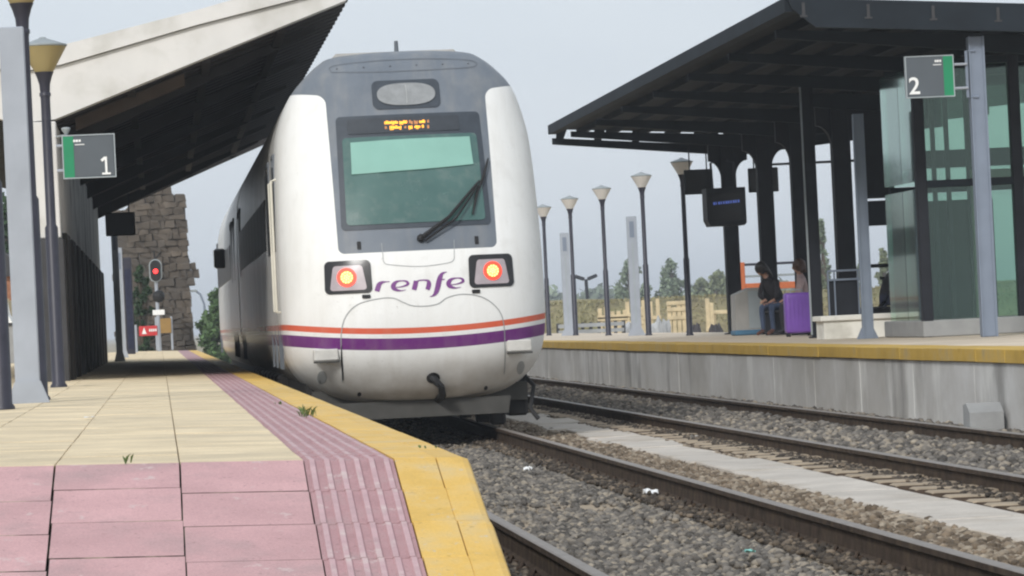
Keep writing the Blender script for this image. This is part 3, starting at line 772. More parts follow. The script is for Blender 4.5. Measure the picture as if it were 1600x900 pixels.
# wiper
def npx(px, py, off): x, z = px2n(px, py); return nosept(x, z, off)
wp = thing('x', None, None); bpy.data.objects.remove(wp)
b = MB(); b.tube([npx(655, 374, .05), npx(700, 340, .10), npx(742, 290, .09), npx(748, 283, .06)], [.03, .022, .017, .012], 6)
b.tube([npx(664, 376, .05), npx(712, 341, .10), npx(745, 290, .09)], .012, 6); b.blob(npx(657, 372, .04), .05, 1, 0)
wa = b.build('wiper_arm', M['black'], train)
b = MB(); b.tube([npx(762, 248, .05), npx(755, 275, .055), npx(745, 300, .055), npx(738, 335, .05)], [.010, .016, .016, .010], 6); b.build('wiper_blade', M['black'], wa)
# coupler hook
b = MB(); b.tube([npx(672, 588, -.02), npx(676, 592, .10), npx(688, 604, .16), npx(690, 618, .14), npx(684, 624, .06)], [.040, .042, .036, .042, .04], 8); b.build('towing_hook', M['black'], train, smooth=True)
patch('hook_recess', [(.10+.075*math.cos(a), .60+.06*math.sin(a)) for a in np.linspace(0, 6.28, 14, endpoint=False)], M['black'], train, .005, 2, .01)
# aerial, roof gear
q = P(619, 72, Y=TY+2.0); b = MB(); b.tube([(q.x, q.y, 4.25), (q.x, q.y, P(619, 64, Y=TY+2).z)], [.028, .022], 8); b.build('aerial', M['seam_dark'], train)
b = MB(); b.cbox(T1-.72, T1+.75, TY+2.6, TY+9, 4.2, 4.375, .05); b.build('roof_housing', M['roofgrey'], train)
# skirt, plough, bogies
b = MB(); b.prism([(-.98, .36), (.98, .36), (.95, .17), (-.95, .17)], 'y', .62, .72); b.prism([(-1.2, .5), (1.2, .5), (1.2, .3), (-1.2, .3)], 'y', .95, 1.1); b.v = [(v[0]+T1, v[1]+TY, v[2]) for v in b.v]; b.build('plough', M['skirt'], train)
for s in (-1, 1):
    b = MB(); b.cbox(T1+s*GA-.09, T1+s*GA+.09, TY+1.0, TY+1.25, .03, .34, .03); b.build('rail_guard', M['black'], train)
b = MB(); b.box(T1-1.25, T1+1.25, TY+1.4, TY+CARL*2-1, .32, 1.0); b.build('underframe', M['under'], train)
for cy in (4.2, CARL-4.2, CARL+4.7, 2*CARL-3.7):
    bg = MB(); bg.cbox(T1-1.22, T1+1.22, TY+cy-1.5, TY+cy+1.5, .36, .62, .04)
    bo = bg.build('bogie', M['under'], train)
    for wy in (-1.2, 1.2):
        for s in (-1, 1):
            w_ = MB(); x = T1+s*GA
            w_.tube([(x-.065, TY+cy+wy, .425), (x+.065, TY+cy+wy, .425)], .42, 20)
            w_.tube([(x-.09, TY+cy+wy, .425), (x+.25*s, TY+cy+wy, .425)], .13, 10); w_.build('wheel', M['under'], bo)
for k in range(9):
    s = -1; y0 = TY+7.2+k*1.5
    b = MB(); b.cbox(T1-1.36, T1-.9, y0, y0+random.uniform(.8, 1.35), random.uniform(.2, .35), .62, .04); b.build('equipment_box', M['under'], train)
b = MB(); b.tube([(T1+1.15, TY+1.1, .62), (T1+1.28, TY+1.0, .45), (T1+1.22, TY+.9, .2), (T1+1.30, TY+.85, .08)], .026, 6); b.cbox(T1+.98, T1+1.22, TY+1.1, TY+1.5, .12, .55, .03); b.build('sanding_pipe', M['black'], train)
# flank: windows, doors, handrails
for base in (0, CARL+.3):
    for s in (-1, 1):
        for k in range(9):
            y0 = 6.2+k*1.62 + base
            b = MB(); x = T1+s*1.462; b.cbox(x-.012, x+.012, TY+y0, TY+y0+1.59, 2.2, 2.85, .012); b.build('side_window', M['trainwin'], train)
        for y0 in (2.45, 4.4, CARL-2.3):
            b = MB(); x = T1+s*1.455; w_ = .66 if y0 < 3 else 1.25
            for a, c_ in ((y0, y0+.02), (y0+w_, y0+w_+.02)): b.box(x-.014, x+.014, TY+a+base, TY+c_+base, .75, 3.2)
            b.box(x-.014, x+.014, TY+y0+base, TY+y0+w_+base, 3.2, 3.23)
            dr = b.build('door', M['seam_dark'], train)
            b = MB(); b.cbox(x-.016, x+.016, TY+y0+base+.14, TY+y0+w_+base-.14, 2.1, 3.1, .012); b.build('door_window', M['trainwin'], dr)
for yy in (1.95, 2.75):
    b = MB(); x = T1-1.515
    b.tube([(x+.06, TY+yy, 2.92), (x, TY+yy, 2.9), (x, TY+yy, 2.2), (x, TY+yy, 1.42), (x+.06, TY+yy, 1.4)], .014, 8); b.build('handrail', M['handrail'], train)
b = MB(); q = P(344, 404, X=T1-1.56); b.cbox(q.x-.12, q.x+.10, q.y-.1, q.y+.1, q.z-.20, q.z+.20, .03); b.build('rear_mirror', M['blackgloss'], train)
b = MB(); b.cbox(q.x-.135, q.x-.122, q.y-.1, q.y+.1, q.z-.18, q.z+.18, .004); b.build('mirror_edge', M['sign_white'], train)

# ================================================================== LEFT CANOPY
CY0, CY1 = 42.0, 72.0
can = thing('platform_canopy', 'white fronted canopy with dark underside rising over the train on the left', 'canopy', (-1.3, CY0, PZ))
LO = [(-1.10, 3.78), (2.36, 5.02)]
# front beam: a deep white tapering fascia, its capping band proud of it
b = MB(); b.prism([(-1.42, 3.76), (-1.10, 3.78), (.6, 4.40), (2.36, 5.035), (2.36, 5.18), (.6, 4.80), (-1.0, 4.40), (-1.5, 4.33)], 'y', CY0, CY0+.34); b.build('front_beam', M['white_plaster'], can)
b = MB(); b.prism([(-1.5, 4.34), (-1.0, 4.41), (.6, 4.81), (2.36, 5.19), (2.36, 5.42), (.6, 4.98), (-1.0, 4.63), (-1.5, 4.56)], 'y', CY0-.06, CY0+.40); b.build('capping_band', M['white_plaster'], can)
b = MB(); b.prism([(-5.5, 4.9), (-2.2, 4.02), (-1.7, 3.80), (-1.425, 3.76), (-1.505, 4.33), (-2.0, 4.45), (-5.5, 5.3)], 'y', CY0, CY0+.34); b.build('left_beam', M['white_plaster'], can)
b = MB(); b.prism([(-1.505, 4.34), (-1.505, 4.56), (-2.0, 4.68), (-5.5, 5.55), (-5.5, 5.31), (-2.0, 4.46)], 'y', CY0-.06, CY0+.40); b.build('left_capping_band', M['white_plaster'], can)
# corrugated roof decks
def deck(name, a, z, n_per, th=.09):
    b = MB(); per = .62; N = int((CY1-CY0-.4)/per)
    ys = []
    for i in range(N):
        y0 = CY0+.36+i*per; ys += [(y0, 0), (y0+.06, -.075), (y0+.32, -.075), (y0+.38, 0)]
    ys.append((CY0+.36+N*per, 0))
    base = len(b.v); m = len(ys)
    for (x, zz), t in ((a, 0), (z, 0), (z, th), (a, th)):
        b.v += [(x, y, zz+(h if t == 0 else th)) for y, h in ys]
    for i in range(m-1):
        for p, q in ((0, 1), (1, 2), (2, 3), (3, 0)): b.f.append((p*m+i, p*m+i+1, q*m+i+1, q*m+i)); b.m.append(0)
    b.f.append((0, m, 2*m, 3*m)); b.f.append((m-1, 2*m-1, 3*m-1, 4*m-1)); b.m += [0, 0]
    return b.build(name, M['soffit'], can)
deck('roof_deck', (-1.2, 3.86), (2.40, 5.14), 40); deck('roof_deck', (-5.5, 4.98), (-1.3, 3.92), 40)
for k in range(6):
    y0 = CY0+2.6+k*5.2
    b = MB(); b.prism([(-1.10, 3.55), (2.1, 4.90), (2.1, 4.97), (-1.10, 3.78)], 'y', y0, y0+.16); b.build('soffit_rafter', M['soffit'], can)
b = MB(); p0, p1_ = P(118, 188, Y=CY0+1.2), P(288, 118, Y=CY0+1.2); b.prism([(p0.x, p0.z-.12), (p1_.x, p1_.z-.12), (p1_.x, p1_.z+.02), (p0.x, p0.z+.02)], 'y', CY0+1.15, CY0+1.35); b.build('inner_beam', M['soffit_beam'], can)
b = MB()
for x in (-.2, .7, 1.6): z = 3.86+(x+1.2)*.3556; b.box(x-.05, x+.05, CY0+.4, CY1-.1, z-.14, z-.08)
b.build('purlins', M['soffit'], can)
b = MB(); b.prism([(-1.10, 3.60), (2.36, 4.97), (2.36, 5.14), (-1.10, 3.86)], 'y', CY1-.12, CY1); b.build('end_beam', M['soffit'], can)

# spine wall under it
wl = thing('spine_wall', 'pale plaster wall with tall dark cladding carrying the left canopy', 'wall', (-1.27, CY0, PZ))
b = MB(); b.box(-1.43, -1.105, CY0+.02, CY1-1, 2.37, 3.758); b.build('upper_wall', [M['grey_plaster']], wl)
b = MB(); b.cbox(-1.46, -1.09, CY0-.04, CY0+.36, 2.40, 3.755, .01); b.build('end_pier', M['white_plaster'], wl)
b = MB(); b.box(-1.42, -1.12, CY0+.4, CY1-1, PZ, 2.369); b.build('wall_core', M['darkclad'], wl)
b = MB(); b.cbox(-1.44, -1.06, CY0-.10, CY0+.42, PZ, 2.39, .012); b.build('pier_cladding', M['bluegrey_clad'], wl)
y0 = CY0+.5; k = 0
while y0 < CY1-2.2:
    b = MB(); pr = -1.105 if k % 2 else -1.03
    b.cbox(-1.12, pr, y0, y0+1.42, PZ, 2.37+(.10 if k % 2 == 0 else -.02), .012); b.build('cladding_panel', M['darkclad'], wl); y0 += 1.46; k += 1

# sign factory
def text_mesh(txt, size, extr=.004):
    cu = bpy.data.curves.new('t', 'FONT'); cu.body = txt; cu.size = size; cu.extrude = extr; cu.align_x = 'CENTER'; cu.align_y = 'CENTER'; cu.offset = size*.012
    ob = bpy.data.objects.new('t', cu); COL.objects.link(ob); dg = bpy.context.evaluated_depsgraph_get()
    me = bpy.data.meshes.new_from_object(ob.evaluated_get(dg)); bpy.data.objects.remove(ob); bpy.data.curves.remove(cu)
    return me
def platform_sign(num, c, w, h, green_side, label, bracket):
    s = thing('platform_sign', label, 'sign', c); g = green_side; x, y, z = c
    b = MB(); b.cbox(x-w/2, x+w/2, y, y+.06, z-h/2, z+h/2, .008); b.build('sign_panel', M['sign_grey'], s)
    b = MB(); t = .014
    b.box(x-w/2-t, x+w/2+t, y-.008, y+.066, z+h/2, z+h/2+t); b.box(x-w/2-t, x+w/2+t, y-.008, y+.066, z-h/2-t, z-h/2)
    b.box(x-w/2-t, x-w/2, y-.008, y+.066, z-h/2, z+h/2); b.box(x+w/2, x+w/2+t, y-.008, y+.066, z-h/2, z+h/2); b.build('sign_frame', M['sign_frame'], s)
    b = MB(); gw = w*.205
    x0 = x+w/2-gw if g > 0 else x-w/2
    b.box(x0, x0+gw, y-.004, y-.001, z-h/2, z+h/2); b.build('green_band', M['sign_green'], s)
    if num == '1':
        u_ = h*.60*.72; bb = MB(); bb.prism([(.02, .5), (-.14, .5), (-.34, .34), (-.25, .22), (-.10, .33), (-.10, -.39), (-.28, -.39), (-.28, -.5), (.20, -.5), (.20, -.39), (.02, -.39)], 'z', 0, .004)
        bb.v = [(v[0]*u_, v[1]*u_, v[2]) for v in bb.v]; me = mesh_only(bb, 'number', [])
    else: me = text_mesh(num, h*.60)
    me.materials.append(M['sign_white'])
    o = bpy.data.objects.new('number', me); COL.objects.link(o); o.parent = s; o.location = (-g*w*.345, -.007, -h*.245); o.rotation_euler = (R(90), 0, 0); o.scale = (1.0, 1, 1)
    b = MB(); xc = x + g*(w/2-gw-.075)
    for dx, ww in ((-.045, .022), (-.015, .028), (.018, .024)): b.box(xc+dx-ww/2+.02*g, xc+dx+ww/2+.02*g, y-.005, y-.001, z+h*.355, z+h*.41)
    b.box(xc-.06, xc+.05, y-.005, y-.001, z+h*.28, z+h*.30); b.build('small_lettering', M['sign_white'], s)
    b = MB(); bx0 = x+w/2+t if g > 0 else x-w/2-t
    for zz in (z+h*.28, z-h*.32): b.tube([(bx0, y+.03, zz), (bracket, y+.03, zz)], .018, 8)
    b.build('bracket', M['silver'], s)
    return s
p = P(139, 244, Y=CY0-.35)
platform_sign('1', tuple(p), 78/134., 64/134., -1, 'grey platform sign with green left band and white number 1', -1.09)
# loudspeaker over the sign
q = P(103, 203, Y=CY0-.3); ls = thing('horn_loudspeaker', 'small grey horn loudspeaker above the sign with number 1', 'loudspeaker', tuple(q))
b = MB(); b.lathe((q.x, q.y, q.z), [(.015, -.09), (.02, -.05), (.05, 0), (.055, .02), (.035, .03)], 10); b.build('horn', M['lamp_cap'], ls, smooth=True)
b = MB(); b.tube([(q.x, q.y, q.z-.09), (q.x, q.y, P(0, 212, Y=CY0-.35).z-.12)], .012, 6); b.tube([(q.x, q.y+.0, q.z-.06), (-1.09, CY0-.03, q.z-.06)], .012, 6); b.build('stalk', M['lamp_cap'], ls)

# display board hanging from the far end of the left canopy
def hanging_board(c, w, h, d, top, label, m=M['black']):
    s = thing('hanging_display', label, 'display', c); x, y, z = c
    b = MB(); b.cbox(x-w/2, x+w/2, y, y+d, z-h/2, z+h/2, .015); b.build('housing', m, s)
    b = MB(); b.box(x-w/2+.03, x+w/2-.03, y-.004, y-.001, z-h/2+.03, z+h/2-.03); b.build('screen', M['blackgloss'], s)
    b = MB()
    for sx in (-.3, .3): b.tube([(x+sx*w, y+d/2, z+h/2), (x+sx*w, y+d/2, top)], .014, 6)
    b.build('hanger', M['steel_dark'], s); return s
q = P(188, 350, Y=69.5); hanging_board(tuple(q), 46/80.6, 36/80.6, .14, 4.0, 'black display board hanging at the far end of the left canopy')

# ------------------------------------------------------------------ lamps and pillars
def make_lamp(h, amber, label, loc, group, base_h=1.62):
    t = thing('platform_lamp', label, 'lamp', loc, group); x, y, z = loc
    b = MB(); b.lathe(loc, [(.085, 0), (.085, .02), (.068, .04), (.066, base_h), (.05, base_h+.03), (.048, h-.60)], 14); b.build('post', M['lamp_black'], t, smooth=False); auto_smooth(t.children[0], 40)
    b = MB(); b.lathe((x, y, z+h), [(.050, -.62), (.050, -.60), (.058, -.60), (.058, -.57), (.050, -.56), (.055, -.48), (.078, -.40), (.098, -.355)], 14); auto_smooth(b.build('neck', M['lamp_black'], t), 40)
    b = MB(); b.lathe((x, y, z+h), [(.092, -.354), (.235, -.102)], 18); auto_smooth(b.build('diffuser', M['lamp_glass_amber'] if amber else M['lamp_glass'], t), 40)
    b = MB(); b.lathe((x, y, z+h), [(.235, -.101), (.245, -.095), (.245, -.08), (.04, -.012), (.03, .0)], 18); auto_smooth(b.build('cap', M['lamp_cap'], t), 30)
    return t
GL = 'lamps on the near platform'
q = P(92, 605, Z=PZL); q.z = PZL
l1 = make_lamp(P(72, 58, Y=q.y).z-PZL, True, 'tall platform lamp with amber shade in front of the white left pier', tuple(q), GL)
copy_tree(l1, None, tuple(P(62.5, 625.5, Z=PZL)), 'tall platform lamp whose head leaves the top of the frame, beside the silver pillar')
copy_tree(l1, None, tuple(P(5, 640, Z=PZL)), 'dark lamp post cut off by the left edge of the frame')
GR = 'row of lamps on the far platform'
names = ['lamp beside the dark hanging sign, nearest the far canopy', 'second lamp from the far canopy, right of the nearer silver pillar', 'middle lamp of the row of five on the far platform', 'fourth lamp from the far canopy, right of the farther silver pillar', 'farthest and smallest lamp of the row, next to the train']
lr = make_lamp(3.76, False, names[0], (11.13, 75.0, PZ), GR)
for k, (px_, dd_) in enumerate(((1014, 81.7), (951, 88.9), (900, 95.6), (858, 102.0))):
    q = P(px_, 525, Y=dd_); copy_tree(lr, None, (q.x, dd_, PZ), names[k+1])
def make_pillar(h, loc, label, w=.20, d=.11, plain=False):
    t = thing('silver_pillar', label, 'pillar', loc, 'silver service pillars'); x, y, z = loc
    b = MB(); b.cbox(x-w/2, x+w/2, y-d/2, y+d/2, z+.02, z+h, .008); b.build('shaft', M['silver'], t)
    b = MB(); b.prism([(x-w*.85, z), (x+w*.85, z), (x+w*.80, z+.03), (x+w*.52, z+.17), (x-w*.52, z+.17), (x-w*.80, z+.03)], 'y', y-d*.62, y+d*.62); b.build('base_flare', M['silver'], t)
    if plain: return t
    b = MB(); b.box(x-w*.07, x+w*.07, y-d/2-.004, y-d/2-.001, z+.3, z+h-.6); b.build('cable_slot', M['sign_frame'], t)
    b = MB(); b.box(x-w*.25, x+w*.2, y-d/2-.005, y-d/2-.001, z+h-.5, z+h-.12); b.build('label_plate', M['postgrey'], t)
    return t
q = P(45, 630, Z=PZL); make_pillar(P(12, 43, Y=q.y).z-PZL, tuple(q), 'tall silver pillar in front of the lamps on the left', .19, .11, True)
q = P(188, 572, Y=71.2); make_pillar(2.7, (q.x, 71.2, PZL), 'slim silver pillar under the hanging board at the far canopy end', .13, .10)
q = P(194, 560, Y=84.); make_pillar(2.56, (q.x, 84., PZL), 'farther slim silver pillar behind the far canopy end on the left', .13, .10)
make_pillar(2.80, (P(995, 525, Y=83.4).x, 83.4, PZ), 'nearer of two silver pillars among the lamps on the far platform', .235)
make_pillar(2.80, (P(889, 525, Y=97).x, 97, PZ), 'farther of two silver pillars among the lamps on the far platform', .235)

# ================================================================== RIGHT CANOPY
RY0, RY1 = 46.0, 74.5
rc = thing('platform_canopy', 'dark steel butterfly canopy over the far platform on the right', 'canopy', (12, RY0, PZ))
E0, V0, E1 = (8.36, 5.12), (12.3, 4.87), (16.5, 5.12)
for nm, a, z in (('roof_deck', E0, V0), ('roof_deck', V0, E1)):
    b = MB(); b.prism([(a[0], a[1]), (z[0], z[1]), (z[0], z[1]+.07), (a[0], a[1]+.07)], 'y', RY0, RY1); b.build(nm, M['wood_panel'], rc)
b = MB(); b.prism([(8.30, 5.20), (V0[0], 4.945), (V0[0], 4.58), (8.66, 4.80), (8.36, 5.05)], 'y', RY0-.10, RY0-.002); b.build('front_beam', M['steel_canopy'], rc)
b = MB(); b.prism([(V0[0]+.002, 4.945), (E1[0], 5.2), (E1[0], 4.83), (V0[0]+.002, 4.58)], 'y', RY0-.10, RY0-.002); b.build('front_beam', M['steel_canopy'], rc)
for k in range(5):
    x = P(1253+101*k, 12, Y=RY0).x; z = 5.20-(x-8.3)*.064
    b = MB(); b.box(x-.02, x+.02, RY0-.112, RY0-.103, z-.24, z-.06); b.box(x-.05, x+.05, RY0-.114, RY0-.103, z-.25, z-.225); b.build('fixing_plate', M['bluegrey_clad'], rc)
b = MB(); b.prism([(8.28, 5.02), (8.46, 5.02), (8.46, 5.21), (8.28, 5.21)], 'y', RY0, RY1+.1); b.build('eave_gutter', M['steel_canopy'], rc)
for k, x in enumerate(np.arange(8.9, 16.3, .62)):
    z = 5.12-(x-8.36)*.0635 if x < V0[0] else 4.87+(x-V0[0])*.06
    b = MB(); b.box(x-.04, x+.04, RY0+.05, RY1-.02, z-.12, z-.002); b.build('purlin', M['steel_canopy'] if k % 2 else M['wood_panel'], rc)
for k in range(7):
    y0 = RY0+2.0+k*4.05
    b = MB(); b.prism([(8.5, 4.95), (V0[0], 4.72), (16.2, 4.95), (16.2, 4.72), (V0[0], 4.45), (8.5, 4.84)], 'y', y0, y0+.14); b.build('rafter', M['steel_canopy'], rc)
# far end tie with struts
b = MB(); b.prism([(8.34, 4.93), (12.2, 4.60), (16, 4.9), (16, 4.72), (12.2, 4.40), (8.34, 4.80)], 'y', RY1-.16, RY1-.02); tie = b.build('end_tie', M['steel_canopy'], rc)
for x in np.arange(8.42, 12, .80):
    z = 5.12-(x-8.36)*.0635; b = MB(); b.prism([(x, z-.24), (x+.14, z-.24), (x+.24, z), (x+.02, z)], 'y', RY1-.15, RY1-.03); b.build('end_strut', M['steel_canopy'], rc)
# columns with curved haunches
def column(px_, dep, w, label_m=M['steel_dark'], haunch=True, top=4.62, split=False):
    q = P(px_, 528, Y=dep); x = q.x
    b = MB(); f = w*.12
    b.cbox(x-w/2, x+w/2, dep-w*.45, dep+w*.45, PZ, top, .012)
    b.box(x-w/2-.004, x-w/2+f, dep-w*.45-.012, dep-w*.45, PZ, top); b.box(x+w/2-f, x+w/2+.004, dep-w*.45-.012, dep-w*.45, PZ, top)
    if haunch:
        for s in (-1, 1):
            pts = [(x+s*w/2, 3.85)] + [(x+s*(w/2+.26*(1-math.cos(a))), 3.85+.40*math.sin(a)) for a in np.linspace(.1, math.pi/2, 8)] + [(x+s*(w/2+.26), top+.1), (x+s*w/2, top+.1)]
            b.prism(pts, 'y', dep-.07, dep+.07)
    b.cbox(x-w*.75, x+w*.75, dep-w*.7, dep+w*.7, PZ, PZ+.025, .005)
    return b.build('column', label_m, rc)
column(1150, 73.2, .28); column(1206, 69.0, .29); column(1327, 60.5, .30, top=4.7); column(1278, 56.2, .17, haunch=False, top=4.8)
b = MB(); q = P(1278, 528, Y=56.2); b.box(q.x-.115, q.x-.090, 56.2-.06, 56.2-.03, PZ+.05, 4.7); b.build('downpipe', M['sign_frame'], rc)
column(1258, 66, .25)
# tie rails between columns
b = MB(); a_, c_ = P(1130, 262, Y=73.2), P(1310, 255, Y=60.5); b.tube([P(1205, 257, Y=72), P(1420, 247, Y=60)], .025, 6); b.build('tie_rod', M['steel_dark'], rc)
# fascia panel hung between columns, seen as dark block
b = MB(); u0, u1 = P(1338, 175, Y=61), P(1392, 175, Y=61); b.cbox(u0.x, u1.x, 61, 61.2, P(1360, 310, Y=61).z, 4.75, .01); b.build('drop_panel', M['wood_panel'], rc)
b = MB(); u0, u1 = P(1352, 330, Y=61), P(1420, 330, Y=61); b.cbox(u0.x, u1.x, 61, 61.1, P(1380, 352, Y=61).z, P(1380, 313, Y=61).z, .01); b.build('drop_panel', M['steel_canopy'], rc)

# posts on the far platform
def post(px_, py_, dep, w, top, label, flare):
    q = P(px_, py_, Y=dep); x = q.x; t = thing('steel_post', label, 'post', (x, dep, PZ)); b = MB()
    b.cbox(x-w/2, x+w/2, dep-w/2, dep+w/2, PZ, top, .01); b.build('shaft', M['postgrey'], t)
    b = MB()
    for s in (-1, 1): b.box(x+s*w/2-.012, x+s*w/2+.012, dep-w/2-.02, dep-w/2-.004, PZ, top)
    b.build('flange', M['postgrey'], t)
    if flare:
        b = MB(); b.prism([(x-w*1.1, PZ), (x+w*1.1, PZ), (x+w*.55, PZ+.16), (x-w*.55, PZ+.16)], 'y', dep-w*.56, dep+w*.56); b.build('base_flare', M['postgrey'], t)
    return t
post(1545, 527, 46.3, .185, 4.62, 'blue grey steel post holding the sign with number 2', False)
post(1356, 531, 51.2, .135, P(1343, 178, Y=51.2).z, 'slender grey post with flared foot in front of the white plinth', True)
p = P(1453, 119.5, Y=46.3-.16); px1 = P(1511, 119, Y=46.2)
s2 = platform_sign('2', tuple(p), 75/121., 63/121., 1, 'grey platform sign with green right band and white number 2', px1.x)
b = MB(); z0, z1 = P(1511, 152, Y=46.2).z, P(1511, 80, Y=46.2).z
b.tube([(px1.x+.12, 46.2, z1), (px1.x, 46.2, z1), (px1.x, 46.2, z0), (px1.x+.14, 46.2, z0)], .022, 8); b.build('bracket_frame', M['postgrey'], s2)

# monitor and dark signs by the far columns
q = P(1134, 322, Y=72.0); mo = thing('departure_monitor', 'black departures monitor with blue text on the far canopy column', 'monitor', tuple(q)); k_ = 77.8
b = MB(); hw, hh = .40, .37
b.prism([(q.x-hw, q.z+hh), (q.x+hw, q.z+hh), (q.x+hw, q.z-hh+.02), (q.x+hw*.9, q.z-hh-.03), (q.x-hw*.85, q.z-hh-.03), (q.x-hw, q.z-hh+.1)], 'y', 71.9, 72.5); b.build('housing', M['steel_dark'], mo)
b = MB(); b.box(q.x-hw+.06, q.x+hw-.05, 71.893, 71.898, q.z-hh+.08, q.z+hh-.1); b.build('screen', M['blackgloss'], mo)
b = MB()
for i in range(11): b.box(q.x-.27+i*.05, q.x-.27+i*.05+random.uniform(.02, .04), 71.886, 71.891, q.z+.03+i*.003, q.z+.085+i*.003)
b.build('blue_text', M['blue_led'], mo)
b = MB()
for s in (-1, 1): b.tube([(q.x+s*.22, 72.2, q.z+hh-.02), (q.x+s*.24, 72.2, q.z+hh+.52), (q.x+s*.10, 72.2, q.z+hh+.56)], .025, 6)
b.build('bracket', M['steel_dark'], mo)
q = P(1092, 284, Y=74.0); hanging_board(tuple(q), .60, .52, .08, 4.62, 'dark square sign board behind the nearest lamp of the far row', M['steel_canopy'])
q = P(1193, 281, Y=72.6); hanging_board(tuple(q), .62, .50, .08, 4.6, 'dark sign board half hidden behind the second far canopy column', M['steel_canopy'])

# glass lift shaft
LX0, LX1, LY0, LY1, LT = 10.55, 14.2, 49.0, 51.7, 4.55
lf = thing('glass_lift', 'green glass lift enclosure with dark frame on the far platform', 'lift', (12, 49, PZ))
b = MB(); b.cbox(LX0, LX1, LY0, LY1, PZ, PZ+.235, .015); b.build('plinth', M['block'], lf)
for x, y_ in ((LX0+.08, LY0+.08), (LX0+1.45, LY0+.08), (LX1-.08, LY0+.08), (LX1-.08, LY1-.08), (LX0+1.45, LY1-.08)):
    b = MB(); b.cbox(x-.075, x+.075, y_-.075, y_+.075, PZ if (x < LX0+.2 and y_ < 50) else PZ+.236, LT, .01); b.build('corner_post', M['steel_dark'], lf)
for z in (2.75, LT-.1):
    for ya in (LY0+.03, LY1-.13): b = MB(); b.box(LX0+.16, LX1-.16, ya, ya+.1, z, z+.1); b.build('cross_rail', M['steel_canopy'], lf)
def pane(x0, x1, y0, y1, z0, z1, m): b = MB(); b.box(x0, x1, y0, y1, z0, z1); b.build('glass_pane', m, lf)
zb = PZ+.24
for z0, z1 in ((zb, 2.745), (2.855, LT-.105)):
    pane(LX0+.16, LX0+1.37, LY0+.07, LY0+.085, z0, z1, M['glass']); pane(LX0+1.53, LX1-.16, LY0+.07, LY0+.085, z0, z1, M['glass'])
    pane(LX0+.16, LX0+1.37, LY1-.085, LY1-.07, z0, z1, M['glass']); pane(LX0+1.53, LX1-.16, LY1-.085, LY1-.07, z0, z1, M['glass'])
    for y0, y1 in ((LY0+.16, LY0+1.3), (LY0+1.32, LY1-.16)): pane(LX0+.07, LX0+.085, y0, y1, z0, z1, M['glass_clear'])
# lift car frame: beige portal and guide rails inside
b = MB(); u0 = P(1522, 400, Y=49.6).x; zt_ = P(1560, 264, Y=49.6).z
b.box(u0, u0+.10, 49.5, 49.62, zb, zt_); b.box(u0+.101, LX1-.2, 49.5, 49.62, zt_-.16, zt_); b.build('door_portal', M['beige'], lf)
for x in (LX0+.55, LX0+.75, LX0+1.05):
    b = MB(); b.box(x-.03, x+.03, 50.3, 50.36, zb, LT-.1); b.build('guide_rail', M['bluegrey_clad'], lf)
b = MB(); b.box(LX0+.3, LX0+1.4, 50.4, 51.5, zb, 2.6); b.build('lift_car', M['darkclad'], lf)
b = MB(); b.box(LX0+.2, LX1-.2, 51.1, 51.4, 3.1, 3.35); b.build('machine_beam', M['steel_canopy'], lf)

# white plinth, railing
q0, q1 = P(1285, 530, Y=53.0), P(1420, 530, Y=53.0); pt = P(1330, 492, Y=53).z
pl = thing('white_plinth', 'low white concrete plinth with capping slab beside the glass lift', 'plinth', ((q0.x+q1.x)/2, 53, PZ))
b = MB(); b.box(q0.x+.03, q1.x, 53, 53.6, PZ, pt-.08); b.build('plinth_body', M['plinth'], pl)
b = MB(); b.cbox(q0.x-.02, q1.x-.2, 52.95, 53.65, pt-.079, pt, .01); b.build('capping_slab', M['plinth'], pl)
q0, q1 = P(1295, 490, Y=54.6), P(1344, 490, Y=54.6); t0 = P(1320, 421, Y=54.6).z
ra = thing('platform_barrier', 'black panelled railing standing behind the white plinth', 'barrier', ((q0.x+q1.x)/2, 54.6, PZ))
b = MB(); zz = P(1320, 438, Y=54.6).z; b.box(q0.x, q1.x, 54.62, 54.64, PZ+.3, zz); b.build('infill_panel', M['steel_dark'], ra)
b = MB()
for x in (q0.x, q0.x+.10, q1.x-.02, q1.x+.04): b.box(x, x+.022, 54.58, 54.61, PZ, t0)
for z in (t0-.03, zz): b.box(q0.x, q1.x+.06, 54.575, 54.615, z, z+.03)
b.build('rail_frame', M['postgrey'], ra)
q0, q1 = P(1352, 490, Y=56.4), P(1402, 490, Y=56.4); t0 = P(1375, 415, Y=56.4).z
ra = thing('railing', 'open black railing behind the seated dark figure near the lift', 'railing', ((q0.x+q1.x)/2, 56.4, PZ))
b = MB(); b.tube([(q0.x, 56.4, t0), (q1.x+.4, 56.4, t0)], .03, 8); zz = P(1390, 434, Y=56.4).z; xx = P(1375, 440, Y=56.4).x
b.tube([(xx, 56.4, zz), (q1.x, 56.4, zz), (q1.x, 56.4, PZ)], .026, 8); b.tube([(xx+.06, 56.4, zz), (xx+.06, 56.4, PZ)], .026, 8); b.tube([(q0.x+.08, 56.4, t0), (q0.x+.08, 56.4, PZ)], .028, 8); b.tube([(q1.x+.4, 56.4, t0), (q1.x+.4, 56.4, PZ)], .028, 8); b.build('rails', M['steel_dark'], ra)

